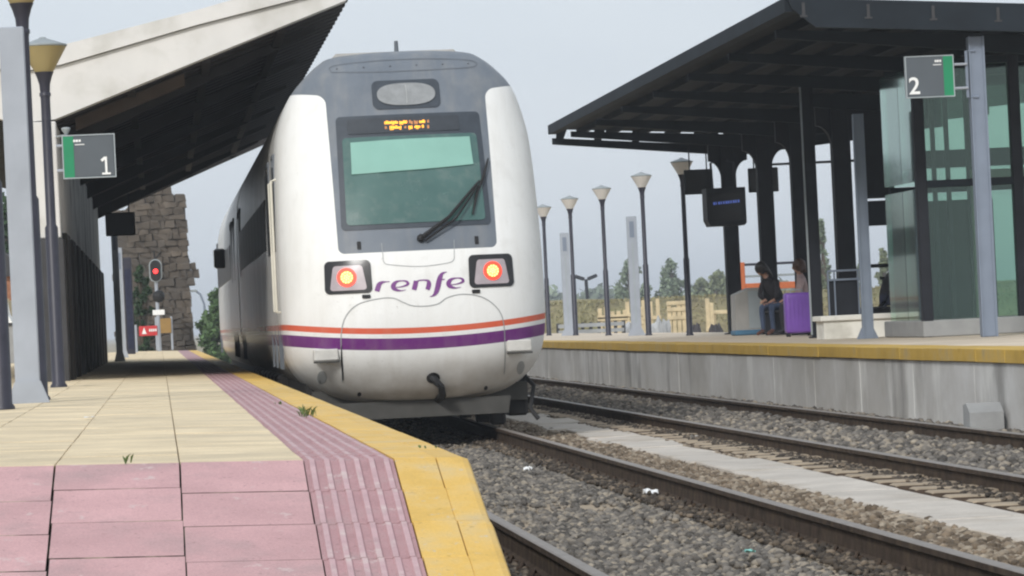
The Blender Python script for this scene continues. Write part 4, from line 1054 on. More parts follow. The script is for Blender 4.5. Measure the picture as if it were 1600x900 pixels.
# litter bin
q0, q1 = P(1147, 526, Y=68.5), P(1190, 526, Y=68.5); zt_ = P(1165, 455, Y=68.5).z; xm = (q0.x+q1.x)/2; w = (q1.x-q0.x)/2
bn = thing('litter_bin', 'brushed metal litter bin with blue foot beside the far canopy column', 'bin', (xm, 68.5, PZ))
b = MB(); b.cbox(xm-w, xm+w, 68.3, 68.9, PZ, PZ+.10, .02); b.build('foot', M['blue_base'], bn)
b = MB(); b.prism([(xm-w*.94, PZ+.101), (xm+w*.96, PZ+.101), (xm+w*.9, zt_+.06), (xm+w*.2, zt_+.06), (xm-w*.9, zt_-.06)], 'y', 68.34, 68.86); b.build('body', M['stainless'], bn)
b = MB(); b.box(xm+w*.05, xm+w*.94, 68.325, 68.337, PZ+.13, zt_); b.build('front_flap', M['sign_frame'], bn)

# orange frame beyond
d_ = 84.; q0, q1 = P(1152, 405, Y=d_), P(1260, 405, Y=d_); zt_, zb_ = P(1200, 408, Y=d_).z, P(1200, 452, Y=d_).z
of = thing('orange_gantry', 'orange metal frame standing behind the seated people', 'gantry', ((q0.x+q1.x)/2, d_, -.3)); T_ = .07
for x, ww in ((q0.x+.05, .12), (q1.x-.2, .30)):
    b = MB(); b.cbox(x, x+ww, d_, d_+.1, -.3, zt_, .01); b.build('upright', M['orange'], of)
b = MB(); b.cbox(q0.x+.171, q1.x-.201, d_+.02, d_+.08, zt_-.09, zt_-.03, .008); b.build('top_bar', M['lamp_black'], of)
b = MB(); b.cbox(q0.x+.171, q1.x-.201, d_+.02, d_+.08, zb_, zb_+.16, .008); b.build('cross_bar', M['orange'], of)
b = MB(); z_ = P(1200, 432, Y=d_).z; b.cbox(q0.x+.171, q1.x-.201, d_+.02, d_+.08, z_, z_+.05, .008); b.build('middle_bar', M['lamp_cap'], of)

# suitcase
q0, q1 = P(1228, 527, Y=60.5), P(1270, 527, Y=60.5); zt_ = P(1249, 457, Y=60.5).z; xm = (q0.x+q1.x)/2; hw = (q1.x-q0.x)/2
su = thing('suitcase', 'upright purple suitcase standing in front of the seated people', 'suitcase', (xm, 60.5, PZ))
b = MB(); b.cbox(xm-hw, xm+hw, 60.36, 60.64, PZ+.055, zt_, .05, 3); auto_smooth(b.build('shell', M['purple_case'], su), 40)
b = MB()
for i in range(6): x = xm-hw*.72+i*hw*.288; b.cbox(x-.012, x+.012, 60.351, 60.359, PZ+.14, zt_-.09, .003)
b.build('ribs', M['purple_case'], su)
for sx in (-1, 1):
    for sy in (60.40, 60.60): b = MB(); b.tube([(xm+sx*hw*.8-.02, sy, PZ+.03), (xm+sx*hw*.8+.02, sy, PZ+.03)], .03, 10); b.build('castor', M['black'], su)
b = MB(); b.tube([(xm-.10, 60.6, zt_-.01), (xm-.10, 60.6, zt_+.05), (xm+.10, 60.6, zt_+.05), (xm+.10, 60.6, zt_-.01)], .011, 6); b.build('handle', M['sign_frame'], su)

# benches
def bench(c, L, label):
    t = thing('bench', label, 'bench', c); x, y, z = c
    for k in range(4): b = MB(); b.cbox(x-.22+k*.115, x-.12+k*.115, y-L/2, y+L/2, z+.42, z+.45, .006); b.build('seat_slat', M['steel_dark'], t)
    for s in (-1, 1): b = MB(); b.box(x-.2, x+.2, y+s*L*.4-.03, y+s*L*.4+.03, z, z+.419); b.build('leg', M['steel_dark'], t)
q = P(1225, 525, Y=64.2); bench((q.x+.1, 64.2, PZ), 3.4, 'dark slatted bench under the seated pair behind the purple suitcase')
q3 = P(1371, 528, Y=55.4); bench((q3.x, 55.4, PZ), 1.2, 'dark bench under the hunched figure behind the white plinth')

# ------------------------------------------------------------------ people
def person(name, label, loc, rz, J, regions, mats, hair, scale=1.):
    """J: joint -> (pos, radius); bones list; regions: bone -> material index"""
    root = thing(name, label, 'person', loc, None, rz)
    bones = [('pelvis','belly'),('belly','chest'),('chest','neck'),('neck','head0'),
             ('chest','shL'),('shL','elL'),('elL','wrL'),('wrL','paL'),('chest','shR'),('shR','elR'),('elR','wrR'),('wrR','paR'),
             ('pelvis','hipL'),('hipL','knL'),('knL','anL'),('anL','toL'),('pelvis','hipR'),('hipR','knR'),('knR','anR'),('anR','toR')]
    J = dict(J)
    for s in 'LR':       # palm and five fingers
        w_, p_ = Vector(J['wr'+s][0]), Vector(J['pa'+s][0]); d = (p_-w_).normalized(); side = d.cross(Vector((0, 0, 1))).normalized(); dn = Vector((0, 0, -1))
        for i, (o_, l_) in enumerate(((-.030, .055), (-.010, .068), (.010, .072), (.030, .064))):
            a = p_+side*o_; J[f'f{i}a{s}'] = (a+d*.022, .010); J[f'f{i}b{s}'] = (a+d*(.022+l_*.5)+dn*.008, .009); J[f'f{i}c{s}'] = (a+d*(.022+l_*.85)+dn*.03, .008)
            bones += [('pa'+s, f'f{i}a{s}'), (f'f{i}a{s}', f'f{i}b{s}'), (f'f{i}b{s}', f'f{i}c{s}')]
        sg = 1 if s == 'L' else -1; a = w_+(p_-w_)*.45+side*sg*.03
        J['ta'+s] = (a+side*sg*.012+d*.01, .012); J['tb'+s] = (a+side*sg*.03+d*.045, .010); bones += [('wr'+s, 'ta'+s), ('ta'+s, 'tb'+s)]
    keys = [k for k in J if k != 'look']; idx = {k: i for i, k in enumerate(keys)}
    me = bpy.data.meshes.new('skel'); me.from_pydata([tuple(Vector(J[k][0])*scale) for k in keys], [(idx[a], idx[b_]) for a, b_ in bones], [])
    ob = bpy.data.objects.new('skel', me); COL.objects.link(ob)
    md = ob.modifiers.new('s', 'SKIN'); md.use_smooth_shade = True
    sv = me.skin_vertices[0].data
    for k in keys: r_ = J[k][1]*scale; sv[idx[k]].radius = (r_, r_); sv[idx[k]].use_root = (k == 'pelvis')
    ss = ob.modifiers.new('u', 'SUBSURF'); ss.levels = 2; ss.render_levels = 2
    dg = bpy.context.evaluated_depsgraph_get(); bm_ = bpy.data.meshes.new_from_object(ob.evaluated_get(dg)); bpy.data.objects.remove(ob)
    bm_.materials.clear()
    for m in mats: bm_.materials.append(m)
    segs = [(Vector(J[a][0])*scale, Vector(J[b_][0])*scale, regions(a, b_)) for a, b_ in bones]
    for f in bm_.polygons:
        c = f.center; best = (9e9, 0)
        for a, e, ri in segs:
            d = e-a; t = max(0, min(1, (c-a).dot(d)/max(d.length_squared, 1e-9))); dist = (c-(a+d*t)).length
            if dist < best[0]: best = (dist, ri)
        f.material_index = best[1]; f.use_smooth = True
    o = bpy.data.objects.new('body', bm_); COL.objects.link(o); o.parent = root
    # head with face, ears and hair
    h0 = Vector(J['head0'][0])*scale; fw = Vector(J['look'][0]).normalized() if 'look' in J else Vector((0, -1, 0))
    rt = fw.cross(Vector((0, 0, 1))).normalized(); up = rt.cross(fw)
    def L(a, b_, c): return h0 + rt*a*scale + fw*b_*scale + up*c*scale
    b = MB(); bm2 = bmesh.new(); bmesh.ops.create_uvsphere(bm2, u_segments=20, v_segments=14, radius=1); vs = []
    for v in bm2.verts:
        x, y_, z = v.co; wj = .078*(1-.22*max(0, -z)); zz = z*.115; yy = y_*.095
        if y_ > .75 and abs(x) < .3 and -.25 < z < .1: yy += .022*(1-abs(x)/.3)      # nose
        if y_ > .55 and .05 < z < .35 and .2 < abs(x) < .6: yy -= .010               # eye sockets
        vs.append(L(x*wj, yy, zz+.06))
    bm2.verts.index_update(); b.add(vs, [[v.index for v in f.verts] for f in bm2.faces]); bm2.free()
    off = WL[root.name]
    for s in (-1, 1): b.blob(L(s*.078, 0, .055), .028*scale, 1, 0)
    b.v = [(v[0]+off.x, v[1]+off.y, v[2]+off.z) for v in b.v]
    hd = b.build('head', M['skin'], root, smooth=True)
    b = MB()
    for s in (-1, 1): b.blob(L(s*.030, .083, .078)+off, .011*scale, 1, 0)
    b.build('eyes', M['hair_black'], hd)
    b = MB(); b.blob(L(0, .084, .003)+off, .018*scale, 1, 0, sc=(1, .4, .35)); b.build('mouth', M['cloth_brown'], hd)
    hm, hl = hair; b = MB(); b.blob(L(0, -.018, .085)+off, .122*scale, 3, .12, 4, (.92, 1.0, 1.0))
    for i in range(26):
        a = math.pi*(.06+.88*i/25); ca, sa = math.cos(a), math.sin(a)
        p0_ = L(ca*.085, -sa*.085-.005, .12); p1_ = L(ca*.10, -sa*.10-.01, .02); p2_ = L(ca*.105+random.uniform(-.02, .02), -sa*.10-.01+random.uniform(-.02, .02), -hl)
        b.tube([Vector(p)+off for p in (p0_, p1_, p2_)], [.03*scale, .032*scale, .012*scale], 6)
    # keep the face free: hair cap sits back
    b.build('hair', hm, hd, smooth=True)
    return root
def seated(lean=.1, arm='lap', knee=.46, thigh=.42, look=(0, -1, -.1)):
    z = .56; J = {'pelvis': ((0, 0, z), .125), 'belly': ((0, -lean*.35, z+.17), .115), 'chest': ((0, -lean*.8, z+.36), .125), 'neck': ((0, -lean*1.15, z+.52), .052), 'head0': ((0, -lean*1.4, z+.60), .05), 'look': (look, 0)}
    for s, sx in (('L', 1), ('R', -1)):
        J['sh'+s] = ((sx*.175, -lean*.85, z+.43), .058); J['el'+s] = ((sx*.215, -lean*.9-.06, z+.17), .042)
        J['wr'+s] = ((sx*.12, -.30, z+.085), .029); J['pa'+s] = ((sx*.11, -.37, z+.075), .026)
        J['hip'+s] = ((sx*.095, -.04, z-.02), .088); J['kn'+s] = ((sx*.12, -thigh, z-.02), .062)
        J['an'+s] = ((sx*.12, -thigh+.02, .10), .04); J['to'+s] = ((sx*.13, -thigh-.15, .035), .034)
    return J
def reg(top, leg, skin, shoe):
    def f(a, b_):
        if a[:2] in ('kn', 'hi') or b_[:3] == 'hip' or b_[:2] == 'kn': return leg
        if a[:2] == 'an': return shoe
        if a[:2] in ('wr', 'pa', 'ta') or (a[0] == 'f') or a == 'neck': return skin
        return top
    return f
q = P(1214, 525, Y=64.6)
person('person', 'person with black hair in dark jacket and jeans, seated and bent forward', (q.x+.12, 64.6, PZ), R(-52), seated(.34, look=(0, -1, -.8)), reg(0, 1, 2, 3), [M['cloth_black'], M['cloth_denim'], M['skin'], M['cloth_brown']], (M['hair_black'], .16), 1.0)
q = P(1256, 525, Y=63.2)
person('person', 'person with brown hair and pale pink top, seated behind the purple suitcase', (q.x+.05, 63.2, PZ), R(-95), seated(.06, look=(0, -1, -.1)), reg(0, 1, 2, 3), [M['cloth_pink'], M['cloth_black'], M['skin'], M['cloth_black']], (M['hair_brown'], .06), 1.0)
person('person', 'hunched person in dark navy clothes behind the slender grey post', (q3.x+.08, 55.4, PZ), R(60), seated(.30, look=(0, -1, -.6)), reg(0, 1, 2, 3), [M['cloth_black'], M['cloth_navy'], M['skin'], M['cloth_black']], (M['hair_black'], .08), .98)

# ================================================================== LEFT BACKGROUND
TWD = 130.; k_ = FPX/TWD
tx0, tx1 = P(186, 540, Y=TWD).x, P(303, 540, Y=TWD).x
ow = thing('ruined_tower', 'ruined brown stone tower with broken edge behind the red signal', 'tower', ((tx0+tx1)/2, TWD, -.3))
top_px = [(178, 335), (196, 318), (215, 300), (238, 292), (258, 287), (275, 298), (292, 315), (302, 316)]
def top_z(x):
    xs = [P(a, b_, Y=TWD).x for a, b_ in top_px]; zs = [P(a, b_, Y=TWD).z for a, b_ in top_px]; return float(np.interp(x, xs, zs))
b = MB(); ox = np.linspace(tx0+.08, tx1-.08, 12); b.prism([(tx0+.08, -.3), (tx1-.08, -.3)] + [(x, top_z(x)-.2) for x in ox[::-1]], 'y', TWD+.12, TWD+2.2); b.build('core', M['tower_core'], ow)
z = -.2; nst = 0
svar = []
for k in range(6):
    bm = bmesh.new(); bmesh.ops.create_cube(bm, size=1); bmesh.ops.bevel(bm, geom=bm.edges[:], offset=.13, segments=1, affect='EDGES')
    for v in bm.verts: v.co *= 1+.40*(random.random()-.5)
    me = bpy.data.meshes.new('stone'); bm.to_mesh(me); bm.free(); me.materials.append(M['tower_stone']); svar.append(me)
while z < 7.2:
    h = random.uniform(.17, .29); x = tx0 + random.uniform(-.15, .1)
    edge = tx1 + (.42*max(0, 1-abs(z-3.25)/.55)) + random.uniform(-.025, .025) - (.0 if z > 2.6 else -.10*(1-z/2.6)) - .05
    while x < edge-.1:
        w = random.uniform(.18, .55); w = min(w, edge-x)
        if z+h*.6 < top_z(min(x+w/2, tx1)) and nst < 300:
            o = child(random.choice(svar), 'stone', ow, (x+w/2, TWD+.12+random.uniform(-.05, .05), z+h/2), (random.uniform(-.05, .05), random.uniform(-.06, .06), 0)); o.scale = (w*random.uniform(.98, 1.12), random.uniform(.35, .5), h*random.uniform(.98, 1.14)); nst += 1
        x += w
    z += h

# trees
def tree(name, label, loc, h, rad, m, n=2600, trunk=.3, leaf=.12, group=None, clumps=22, cone=.0, seed=0, base=.22, cat='tree', cr=1.):
    rnd = np.random.RandomState(seed+11); t = thing(name, label, cat, loc, group); x, y, z = loc
    b = MB(); pts = [(x, y, z)]; rr = [h*.028]
    for i in range(1, 6): pts.append((x+rnd.uniform(-.03, .03)*h, y+rnd.uniform(-.03, .03)*h, z+h*.16*i)); rr.append(h*.028*(1-.17*i))
    b.tube(pts, rr, 7); cl = []
    for k in range(clumps):
        u = rnd.uniform(0, 1)**.8; zz = h*(base+(1-base)*u); rr_ = rad*(math.sin(math.pi*min(1, (u*.86+.14)))**.6)*(1-cone*u)
        a = rnd.uniform(0, 6.28); r_ = rr_*math.sqrt(rnd.uniform(.05, 1)); c = Vector((x+r_*math.cos(a), y+r_*math.sin(a), z+zz)); cl.append((c, rad*cr*rnd.uniform(.22, .42)))
        j = min(4, max(0, int(zz/h*5)-1)); b.tube([pts[j], (Vector(pts[j])+c)/2+Vector((0, 0, -.04*h)), c], [h*.010, h*.006, h*.003], 5)
    b.build('trunk', M['bark'], t)
    per = max(4, n//clumps); V = []; F = []
    for c, r_ in cl:
        for i in range(per):
            d = rnd.normal(size=3); d /= np.linalg.norm(d); p = np.array(c)+d*r_*rnd.uniform(.3, 1.08)*np.array([1, 1, 1.15+cone*.5])
            a1 = rnd.normal(size=3); a1 /= np.linalg.norm(a1); a2 = np.cross(a1, rnd.normal(size=3)); a2 /= np.linalg.norm(a2); s = leaf*rnd.uniform(.6, 1.4)
            q = len(V); V += [tuple(p-a1*s), tuple(p+a2*s*.5), tuple(p+a1*s), tuple(p-a2*s*.5)]; F.append((q, q+1, q+2, q+3))
    cb = MB(); cb.v = V; cb.f = F; cb.m = [0]*len(F); cb.build('crown', m, t); return t
def tree_at(px_, py_base, py_top, dep, rad_px, label, m, name='tree', **kw):
    z0 = -.1; q = P(px_, 500, Y=dep); top = P(px_, py_top, Y=dep).z
    return tree(name, label, (q.x, dep, z0), top-z0, rad_px*dep/FPX, m, **kw)
tree_at(345, 560, 462, 150, 34, 'bushy green tree between the stone tower and the train', M['leaf_green'], seed=1, n=9000, leaf=.12, base=.0, clumps=80, cr=.8)
tree_at(222, 550, 415, 126.5, 21, 'dark green shrub climbing the foot of the stone tower', M['leaf_dark'], name='shrub', seed=2, n=4200, leaf=.08, base=.02, clumps=46, cr=.75, cat='shrub')

# platform-end clutter on the left
d_ = 112.; q = P(250, 548, Y=d_); kx = FPX/d_
sg = thing('rail_signal', 'railway signal with red light lit in front of the stone tower', 'signal', (q.x, d_, PZL)); xh = P(243, 423, Y=d_).x
b = MB(); b.tube([(q.x, d_, PZL), (xh, d_, P(245, 440, Y=d_).z)], .055, 10); b.build('mast', M['silver'], sg)
b = MB(); zc = P(243, 423, Y=d_).z
b.prism([(xh+.20*math.cos(a), zc+(.16 if math.sin(a) >= 0 else -.16)+.20*math.sin(a)) for a in np.linspace(0, 6.28, 24, endpoint=False)], 'y', d_-.12, d_-.08); b.build('backboard_rim', M['sign_frame'], sg)
b = MB(); b.prism([(xh+.165*math.cos(a), zc+(.16 if math.sin(a) >= 0 else -.16)+.165*math.sin(a)) for a in np.linspace(0, 6.28, 24, endpoint=False)], 'y', d_-.16, d_-.121); b.build('backboard', M['black'], sg)
b = MB(); b.tube([(xh, d_-.17, zc-.02), (xh, d_-.19, zc-.02)], .075, 16); b.build('red_light', M['signal_red'], sg)
b = MB(); b.blob((P(248, 463, Y=d_).x, d_-.02, P(248, 463, Y=d_).z), .20, 2, .05); b.build('relay_head', M['black'], sg)
b = MB(); b.cbox(xh-.15, xh+.22, d_-.08, d_-.06, P(250, 492, Y=d_).z, P(250, 484, Y=d_).z, .004); b.build('number_plate', M['sign_white'], sg)
b = MB(); b.tube([(xh, d_, zc+.3), (xh-.03, d_, zc+.62)], .03, 6); b.tube([(xh, d_, zc+.36), (xh+.16, d_, zc+.55)], .03, 6); b.build('top_fitting', M['black'], sg)
def signboard(px0, px1, py0, py1, dep, m, label, legs):
    a, c = P(px0, py0, Y=dep), P(px1, py1, Y=dep); s = thing('sign_board', label, 'sign', ((a.x+c.x)/2, dep, PZL))
    b = MB(); b.cbox(a.x, c.x, dep-.05, dep-.01, c.z, a.z, .008); b.build('panel', m, s)
    for lx in legs: b = MB(); x = P(lx, 530, Y=dep).x; b.tube([(x, dep+.02, PZL), (x, dep+.02, a.z+.05)], .035, 8); b.build('leg', M['silver'], s)
    return s, a, c
s, a, c = signboard(217, 246, 510, 524, 108., M['redsign'], 'red sign board with white marks at the far end of the near platform', (213, 248))
b = MB(); h = a.z-c.z; b.prism([(a.x+.08, c.z+.06), (a.x+.22, c.z+.06), (a.x+.15, a.z-.04)], 'y', 107.935, 107.945)
for i in range(4): x = a.x+.30+i*.06; b.box(x, x+.04, 107.935, 107.945, c.z+h*.42, c.z+h*.68)
b.build('white_marks', M['sign_white'], s)
signboard(246, 268, 498, 520, 114., M['brownsign'], 'brown square sign board beside the signal mast', (245, 269))
d_ = 100.; q = P(206, 548, Y=d_); db = thing('service_cabinet', 'tall dark blue cabinet column beyond the far silver pillar', 'cabinet', (q.x, d_, PZL))
b = MB(); b.cbox(q.x-.13, q.x+.10, d_, d_+.5, PZ, P(205, 402, Y=d_).z, .02); b.build('body', M['lamp_black'], db)
b = MB(); b.cbox(q.x-.10, q.x+.07, d_-.012, d_-.001, PZ+.2, P(205, 420, Y=d_).z, .004); b.build('door', M['cloth_navy'], db)
# street light
d_ = 170.; q = P(322, 545, Y=d_); stl = thing('street_light', 'thin curved street light rising beside the stone tower', 'street light', (q.x, d_, -.3))
pts = [P(322, 545, Y=d_), P(321, 500, Y=d_), P(319, 475, Y=d_), P(313, 460, Y=d_), P(305, 454, Y=d_)]; pts[0].z = -.3
b = MB(); b.tube(pts, [.08, .06, .05, .05, .05], 8); b.build('mast', M['postgrey'], stl)
b = MB(); b.cbox(pts[-1].x-.25, pts[-1].x+.1, d_-.1, d_+.1, pts[-1].z-.06, pts[-1].z+.04, .02); b.build('lantern', M['lamp_cap'], stl)

# things glimpsed left of the silver pillar
d_ = 90.
def ghost_box(name, label, cat, px0, px1, py0, py1, dep, m, th=.4):
    a, c = P(px0, py0, Y=dep), P(px1, py1, Y=dep); t = thing(name, label, cat, ((a.x+c.x)/2, dep, c.z))
    return t, a, c
t, a, c = ghost_box('boundary_wall', 'low grey boundary wall glimpsed at the left edge', 'wall', -60, 60, 508, 560, 82., None)
b = MB(); b.box(a.x, c.x, 82, 82.3, PZ, a.z-.06); b.build('wall_body', M['block'], t); b = MB(); b.cbox(a.x-.02, c.x+.02, 81.95, 82.35, a.z-.06, a.z, .01); b.build('coping', M['bluegrey_clad'], t)
t, a, c = ghost_box('brick_hut', 'small brick hut with dark roof glimpsed at the left edge', 'hut', -80, 34, 436, 560, 96., None)
b = MB(); b.box(a.x, c.x, 96, 99, -.3, a.z); b.build('wall', M['brick'], t); b = MB(); zr = P(0, 395, Y=96).z; b.prism([(a.x-.2, a.z), (c.x+.2, a.z), (c.x-.3, zr), (a.x, zr)], 'y', 95.8, 99.2); b.build('roof', M['bluegrey_clad'], t)
t = thing('timber_stack', 'pale planks leaning against the brick hut at the left edge', 'timber', tuple(P(15, 505, Y=90.)))
for i in range(4):
    p0, p1_ = P(8+4*i, 508, Y=90), P(4+4*i, 462+3*i, Y=90.6); b = MB(); b.tube([p0, p1_], .045, 4); b.build('plank', M['timber'], t)
tree_at(8, 540, 330, 130, 60, 'dark tree beyond the brick hut at the left edge', M['leaf_dark'], seed=5, n=2600, leaf=.2, clumps=26)
b_van = thing('parked_van', 'white van roof glimpsed behind the wall at the left edge', 'van', tuple(P(20, 520, Y=88.)))
b_van.location.z = -.3; WL[b_van.name] = Vector(b_van.location); a = P(0, 398, Y=88.); x0, x1 = P(-60, 450, Y=88).x, P(26, 450, Y=88).x; zt_ = P(10, 397, Y=88).z
b = MB(); b.prism([(x0, .2), (x1, .2), (x1, 1.4), (x1-.25, 1.9), (x1-.5, zt_-.1), (x1-.7, zt_), (x0, zt_)], 'y', 88, 89.9); b.build('body', M['sign_white'], b_van)
b = MB(); b.prism([(x0+.1, zt_-.85), (x1-.40, zt_-.85), (x1-.62, zt_-.22), (x0+.1, zt_-.22)], 'y', 87.985, 87.998); b.build('side_window', M['trainwin'], b_van)
for wx in (x0+.3, x1-.45): b = MB(); b.tube([(wx, 88.0, .02), (wx, 88.2, .02)], .32, 16); b.build('wheel', M['black'], b_van)

# ================================================================== RIGHT BACKGROUND
# earth bank behind the far platform
b = MB(); xs = np.linspace(8, 90, 60)
for x in xs:
    hz = P(1000, 466, Y=150).z + .25*mnoise.noise(Vector((x*.2, 0, 0)))+.02*(x-22)*0
    for dy, zz in ((0, -.3), (1.5, hz*.7), (3.0, hz), (40, hz*.9)): b.v.append((x, 150+dy, zz))
for i in range(len(xs)-1):
    for k in range(3): a = i*4+k; b.f.append((a, a+4, a+5, a+1)); b.m.append(0)
tag(b.build('earth_bank', mat('dry_bank', (.25, .215, .125), .95, .3, .5, .5, 4, dirt=(.15, .155, .07), dscale=.5), smooth=True), kind='structure')
def scatter_stuff(name, label, n, f, leaf, m):
    V = []; F = []
    for i in range(n):
        p = np.array(f()); a1 = np.random.normal(size=3); a1[2] = abs(a1[2])+.7; a1 /= np.linalg.norm(a1); a2 = np.cross(a1, np.random.normal(size=3)); a2 /= np.linalg.norm(a2); s = leaf*random.uniform(.5, 1.4); q = len(V)
        V += [tuple(p), tuple(p+a1*s*.6+a2*s*.28), tuple(p+a1*s*1.2), tuple(p+a1*s*.6-a2*s*.28)]; F.append((q, q+1, q+2, q+3))
    b = MB(); b.v = V; b.f = F; b.m = [0]*len(F); return tag(b.build(name, m), label, 'scrub', kind='stuff')
def fb():
    x = random.uniform(14, 44); dy = random.uniform(0, 3.2); hz = P(1000, 466, Y=150).z; return (x, 149.9+dy, min(hz, hz*.5*dy)-.1)
scatter_stuff('dry_scrub', 'dry olive scrub covering the earth bank behind the far lamps', 9000, fb, .12, M['dryveg'])
# trees
specs = [(990, 410, 300, 33, .35, 'leaf_grey', 'tall pointed poplar behind the nearer silver pillar', .12), (1052, 411, 300, 30, .35, 'leaf_grey', 'pointed grey green tree left of the lamp nearest the canopy', .10),
         (1100, 440, 320, 24, .1, 'leaf_olive', 'low rounded tree just right of the pointed tree pair', .1), (1125, 428, 310, 24, .2, 'leaf_olive', 'grey green tree against the left side of the far canopy column', .1),
         (1290, 345, 210, 13, .5, 'leaf_grey', 'slim tall poplar between the far canopy columns', .06), (1283, 430, 200, 16, .1, 'leaf_olive', 'bushy tree at the foot of the slim poplar', .05),
         (1352, 392, 230, 12, .5, 'leaf_grey', 'narrow poplar left of the dark drop panel', .06), (1385, 390, 240, 16, .4, 'leaf_olive', 'poplar group crown behind the hunched person', .06), (1402, 380, 235, 13, .5, 'leaf_grey', 'narrow poplar seen against the glass lift edge', .06),
         (1085, 452, 420, 60, 0., 'leaf_grey', 'distant tree mass on the skyline behind the lamps', .05)]
for i, (px_, pt_, dep, rp, cone, mm, lab, base) in enumerate(specs):
    tree_at(px_, 500, pt_, dep, rp, lab, M[mm], seed=20+i, n=2500, leaf=.00066*dep, cone=cone, base=base, clumps=62, cr=.62)
for i, (px_, pt_) in enumerate(((868, 470), (930, 466), (960, 467), (1220, 455), (1330, 455), (1430, 455))):
    tree_at(px_, 500, pt_, 600, 55, ['faint distant tree line beside the train', 'faint distant trees right of the floodlight mast', 'faint distant trees left of the pointed poplar', 'faint distant trees behind the seated people', 'faint distant trees behind the railing panel', 'faint distant trees behind the lift'][i], M['leaf_grey'], seed=50+i, n=1200, leaf=.7, base=.05, clumps=24)
# double floodlight
d_ = 230.; q = P(921, 500, Y=d_); fl = thing('floodlight_mast', 'double headed floodlight mast standing between two far lamps', 'floodlight', (q.x, d_, -.3)); zt_ = P(919, 436, Y=d_).z
b = MB(); b.tube([(q.x, d_, -.3), (q.x-.1, d_, zt_)], .11, 8); b.build('mast', M['steel_dark'], fl)
for s in (-1, 1):
    b = MB(); Mx = Matrix.Translation((q.x-.1+s*.42, d_, zt_+.1)) @ Matrix.Rotation(s*-.35, 4, 'Y'); b.cbox(-.32, .32, -.2, .2, -.10, .12, .04, M=Mx); b.build('flood_head', M['steel_dark'], fl)
# timber frames and scrap
def tframe(px0, px1, pyt, pyb, dep, label, n_up, rails):
    a, c = P(px0, pyt, Y=dep), P(px1, pyb, Y=dep); z0 = -.28; t = thing('timber_trestle', label, 'trestle', ((a.x+c.x)/2, dep, z0), 'timber trestles on the waste ground')
    for i in range(n_up):
        x = a.x+(c.x-a.x)*i/max(1, n_up-1); h = a.z-random.uniform(0, .35); b = MB(); b.cbox(x-.07, x+.07, dep, dep+.12, z0, h, .01); b.build('upright', M['timber'], t)
    for pr in rails:
        z_ = P(px0, pr, Y=dep).z; b = MB(); b.cbox(a.x-.1, c.x+.1, dep-.05, dep-.001, z_-.07, z_+.07, .01); b.build('plank', M['timber'], t)
    return t
tframe(937, 978, 476, 520, 128, 'leftmost pale timber frame behind the middle far lamp', 5, (496, 499))
tframe(980, 1003, 470, 520, 131, 'timber frame hidden behind the nearer silver pillar', 3, (492, 505))
tframe(1005, 1030, 466, 520, 134, 'timber frame right of the second lamp from the far canopy', 3, (497,))
tframe(1045, 1078, 468, 520, 132, 'slatted timber frame left of the lamp nearest the far canopy', 5, (474, 484, 497))
tframe(1105, 1114, 464, 520, 126, 'pair of tall pale timber uprights behind the nearest far lamp', 2, (515,))
tframe(1116, 1142, 486, 520, 127, 'low timber rail beside the far canopy column', 2, (488,))
def heap(px_, py_t, dep, wpx, m, label, name='rubble_heap', cat='rubble', seed=0):
    q = P(px_, 518, Y=dep); h = P(px_, py_t, Y=dep).z+.3; r = wpx*dep/FPX; t = thing(name, label, cat, (q.x, dep, -.3))
    for i in range(6):
        b = MB(); rs = random.uniform(.35, .6)*r; b.blob((q.x+random.uniform(-.7, .7)*r, dep+random.uniform(-.3, .3)*r, -.3+h*.5), rs, 2, .5, 2.2, (1, 1, h*.5/rs*random.uniform(.6, 1)), seed=seed+i); b.build('boulder', m, t)
heap(1030, 497, 122, 19, M['rock'], 'grey rubble heap between the second lamp and the timber frames', seed=1)
heap(982, 500, 124, 16, M['rock'], 'small grey rubble heap at the foot of the nearer silver pillar', seed=9)
heap(1120, 503, 118, 16, M['tar'], 'dark scrap heap beside the nearest far lamp', 'scrap_heap', 'scrap', 17)
heap(1082, 507, 118, 14, M['tar'], 'low dark scrap heap left of the nearest far lamp', 'scrap_heap', 'scrap', 25)
q = P(1300, 470, Y=120); 
# long low wall behind far platform
t = thing('trackside_fence', 'low grey trackside fence behind the far lamps', 'fence', (20, 116, -.3))
x0, x1 = P(872, 510, Y=116).x, P(975, 510, Y=116).x; z_f = P(920, 507, Y=116).z
for i in range(9): x = x0+(x1-x0)*i/8; b = MB(); b.cbox(x-.05, x+.05, 116, 116.1, -.3, z_f+.08, .01); b.build('fence_post', M['bluegrey_clad'], t)
for z_ in (z_f-.02, z_f-.22, z_f-.42): b = MB(); b.box(x0, x1, 115.96, 115.998, z_-.06, z_+.06); b.build('fence_rail', M['rock'], t)

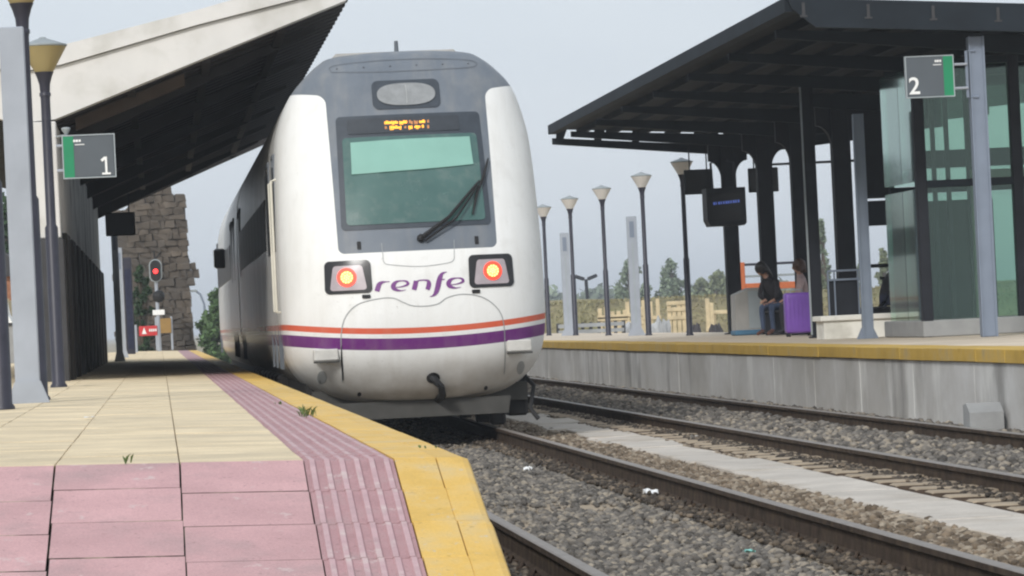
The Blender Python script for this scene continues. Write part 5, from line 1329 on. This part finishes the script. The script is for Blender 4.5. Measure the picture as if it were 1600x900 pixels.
# ================================================================== SMALL THINGS
def weed(px_, py_, n, h, label, dep=None):
    q = P(px_, py_, Z=zf(P(px_, py_, Z=PZ).x)+.002); t = thing('weed', label, 'weed', tuple(q), None); b = MB()
    for i in range(n):
        a = random.uniform(0, 6.28); l = h*random.uniform(.4, 1); bx, by = q.x+random.gauss(0, .004*min(n, 8)), q.y+random.gauss(0, .02*min(n, 8)); d = Vector((math.cos(a)*.35, math.sin(a)*.35, 1)).normalized(); sd = d.orthogonal().normalized(); w_ = random.uniform(.004, .009)
        p0 = Vector((bx, by, zf(bx))); p1_ = p0+d*l*.6; p2_ = p1_+Vector((d.x*1.6, d.y*1.6, .45)).normalized()*l*.4
        b.add([p0-sd*w_*.4, p0+sd*w_*.4, p1_+sd*w_, p1_-sd*w_, p2_], [(0, 1, 2, 3), (3, 2, 4)])
    b.build('leaves', M['weed'], t)
weed(480, 650, 24, .09, 'green weeds growing between tactile strip and yellow edge'); weed(202, 722, 5, .05, 'single small weed where the cream paving meets the pink ramp'); weed(437, 632, 7, .04, 'tiny weed on the pink tactile strip behind the bigger weeds')
weed(672, 700, 5, .02, 'tiny sprout in the yellow edge joint')
def scrap(px_, py_, Z, sz, m, label, name='litter', cat='litter'):
    q = P(px_, py_, Z=Z); b = MB(); n = 7; r = np.random.RandomState(int(px_))
    for j in range(n):
        for i in range(n): b.v.append((q.x+(i/(n-1)-.5)*sz[0]+r.uniform(-.01, .01), q.y+(j/(n-1)-.5)*sz[1], Z+.015+r.uniform(0, 1)*sz[2]))
    for j in range(n-1):
        for i in range(n-1): a = j*n+i; b.f.append((a, a+1, a+n+1, a+n)); b.m.append(0)
    tag(b.build(name, m, origin=tuple(q)), label, cat)
scrap(1015, 775, -.15, (.09, .22, .04), M['paper'], 'crumpled white paper lying beside the near rail'); scrap(826, 738, -.15, (.06, .2, .04), M['paper'], 'small white scrap on dark ballast near the train')
scrap(1172, 868, -.15, (.05, .14, .02), M['teal'], 'teal plastic scrap on the dark ballast'); scrap(140, 656, PZL-.016, (.055, .12, .006), M['paper'], 'flat white scrap on the cream paving'); scrap(1083, 688, -.15, (.08, .2, .04), M['paper'], 'white scrap on the edge of the path slabs')

# ------------------------------------------------------------------ haze
hz = MB(); hz.box(-3100, 3100, -100, 4100, -3, 32)
hm = bpy.data.materials.new('haze'); hm.use_nodes = True; hm.node_tree.nodes.clear()
ho = hm.node_tree.nodes.new('ShaderNodeOutputMaterial'); hv = hm.node_tree.nodes.new('ShaderNodeVolumePrincipled')
hv.inputs['Color'].default_value = (.86, .92, 1, 1); hv.inputs['Density'].default_value = .0006
hm.node_tree.links.new(hv.outputs[0], ho.inputs['Volume'])
tag(hz.build('haze', hm), 'thin pale haze in the air', 'haze', kind='stuff')
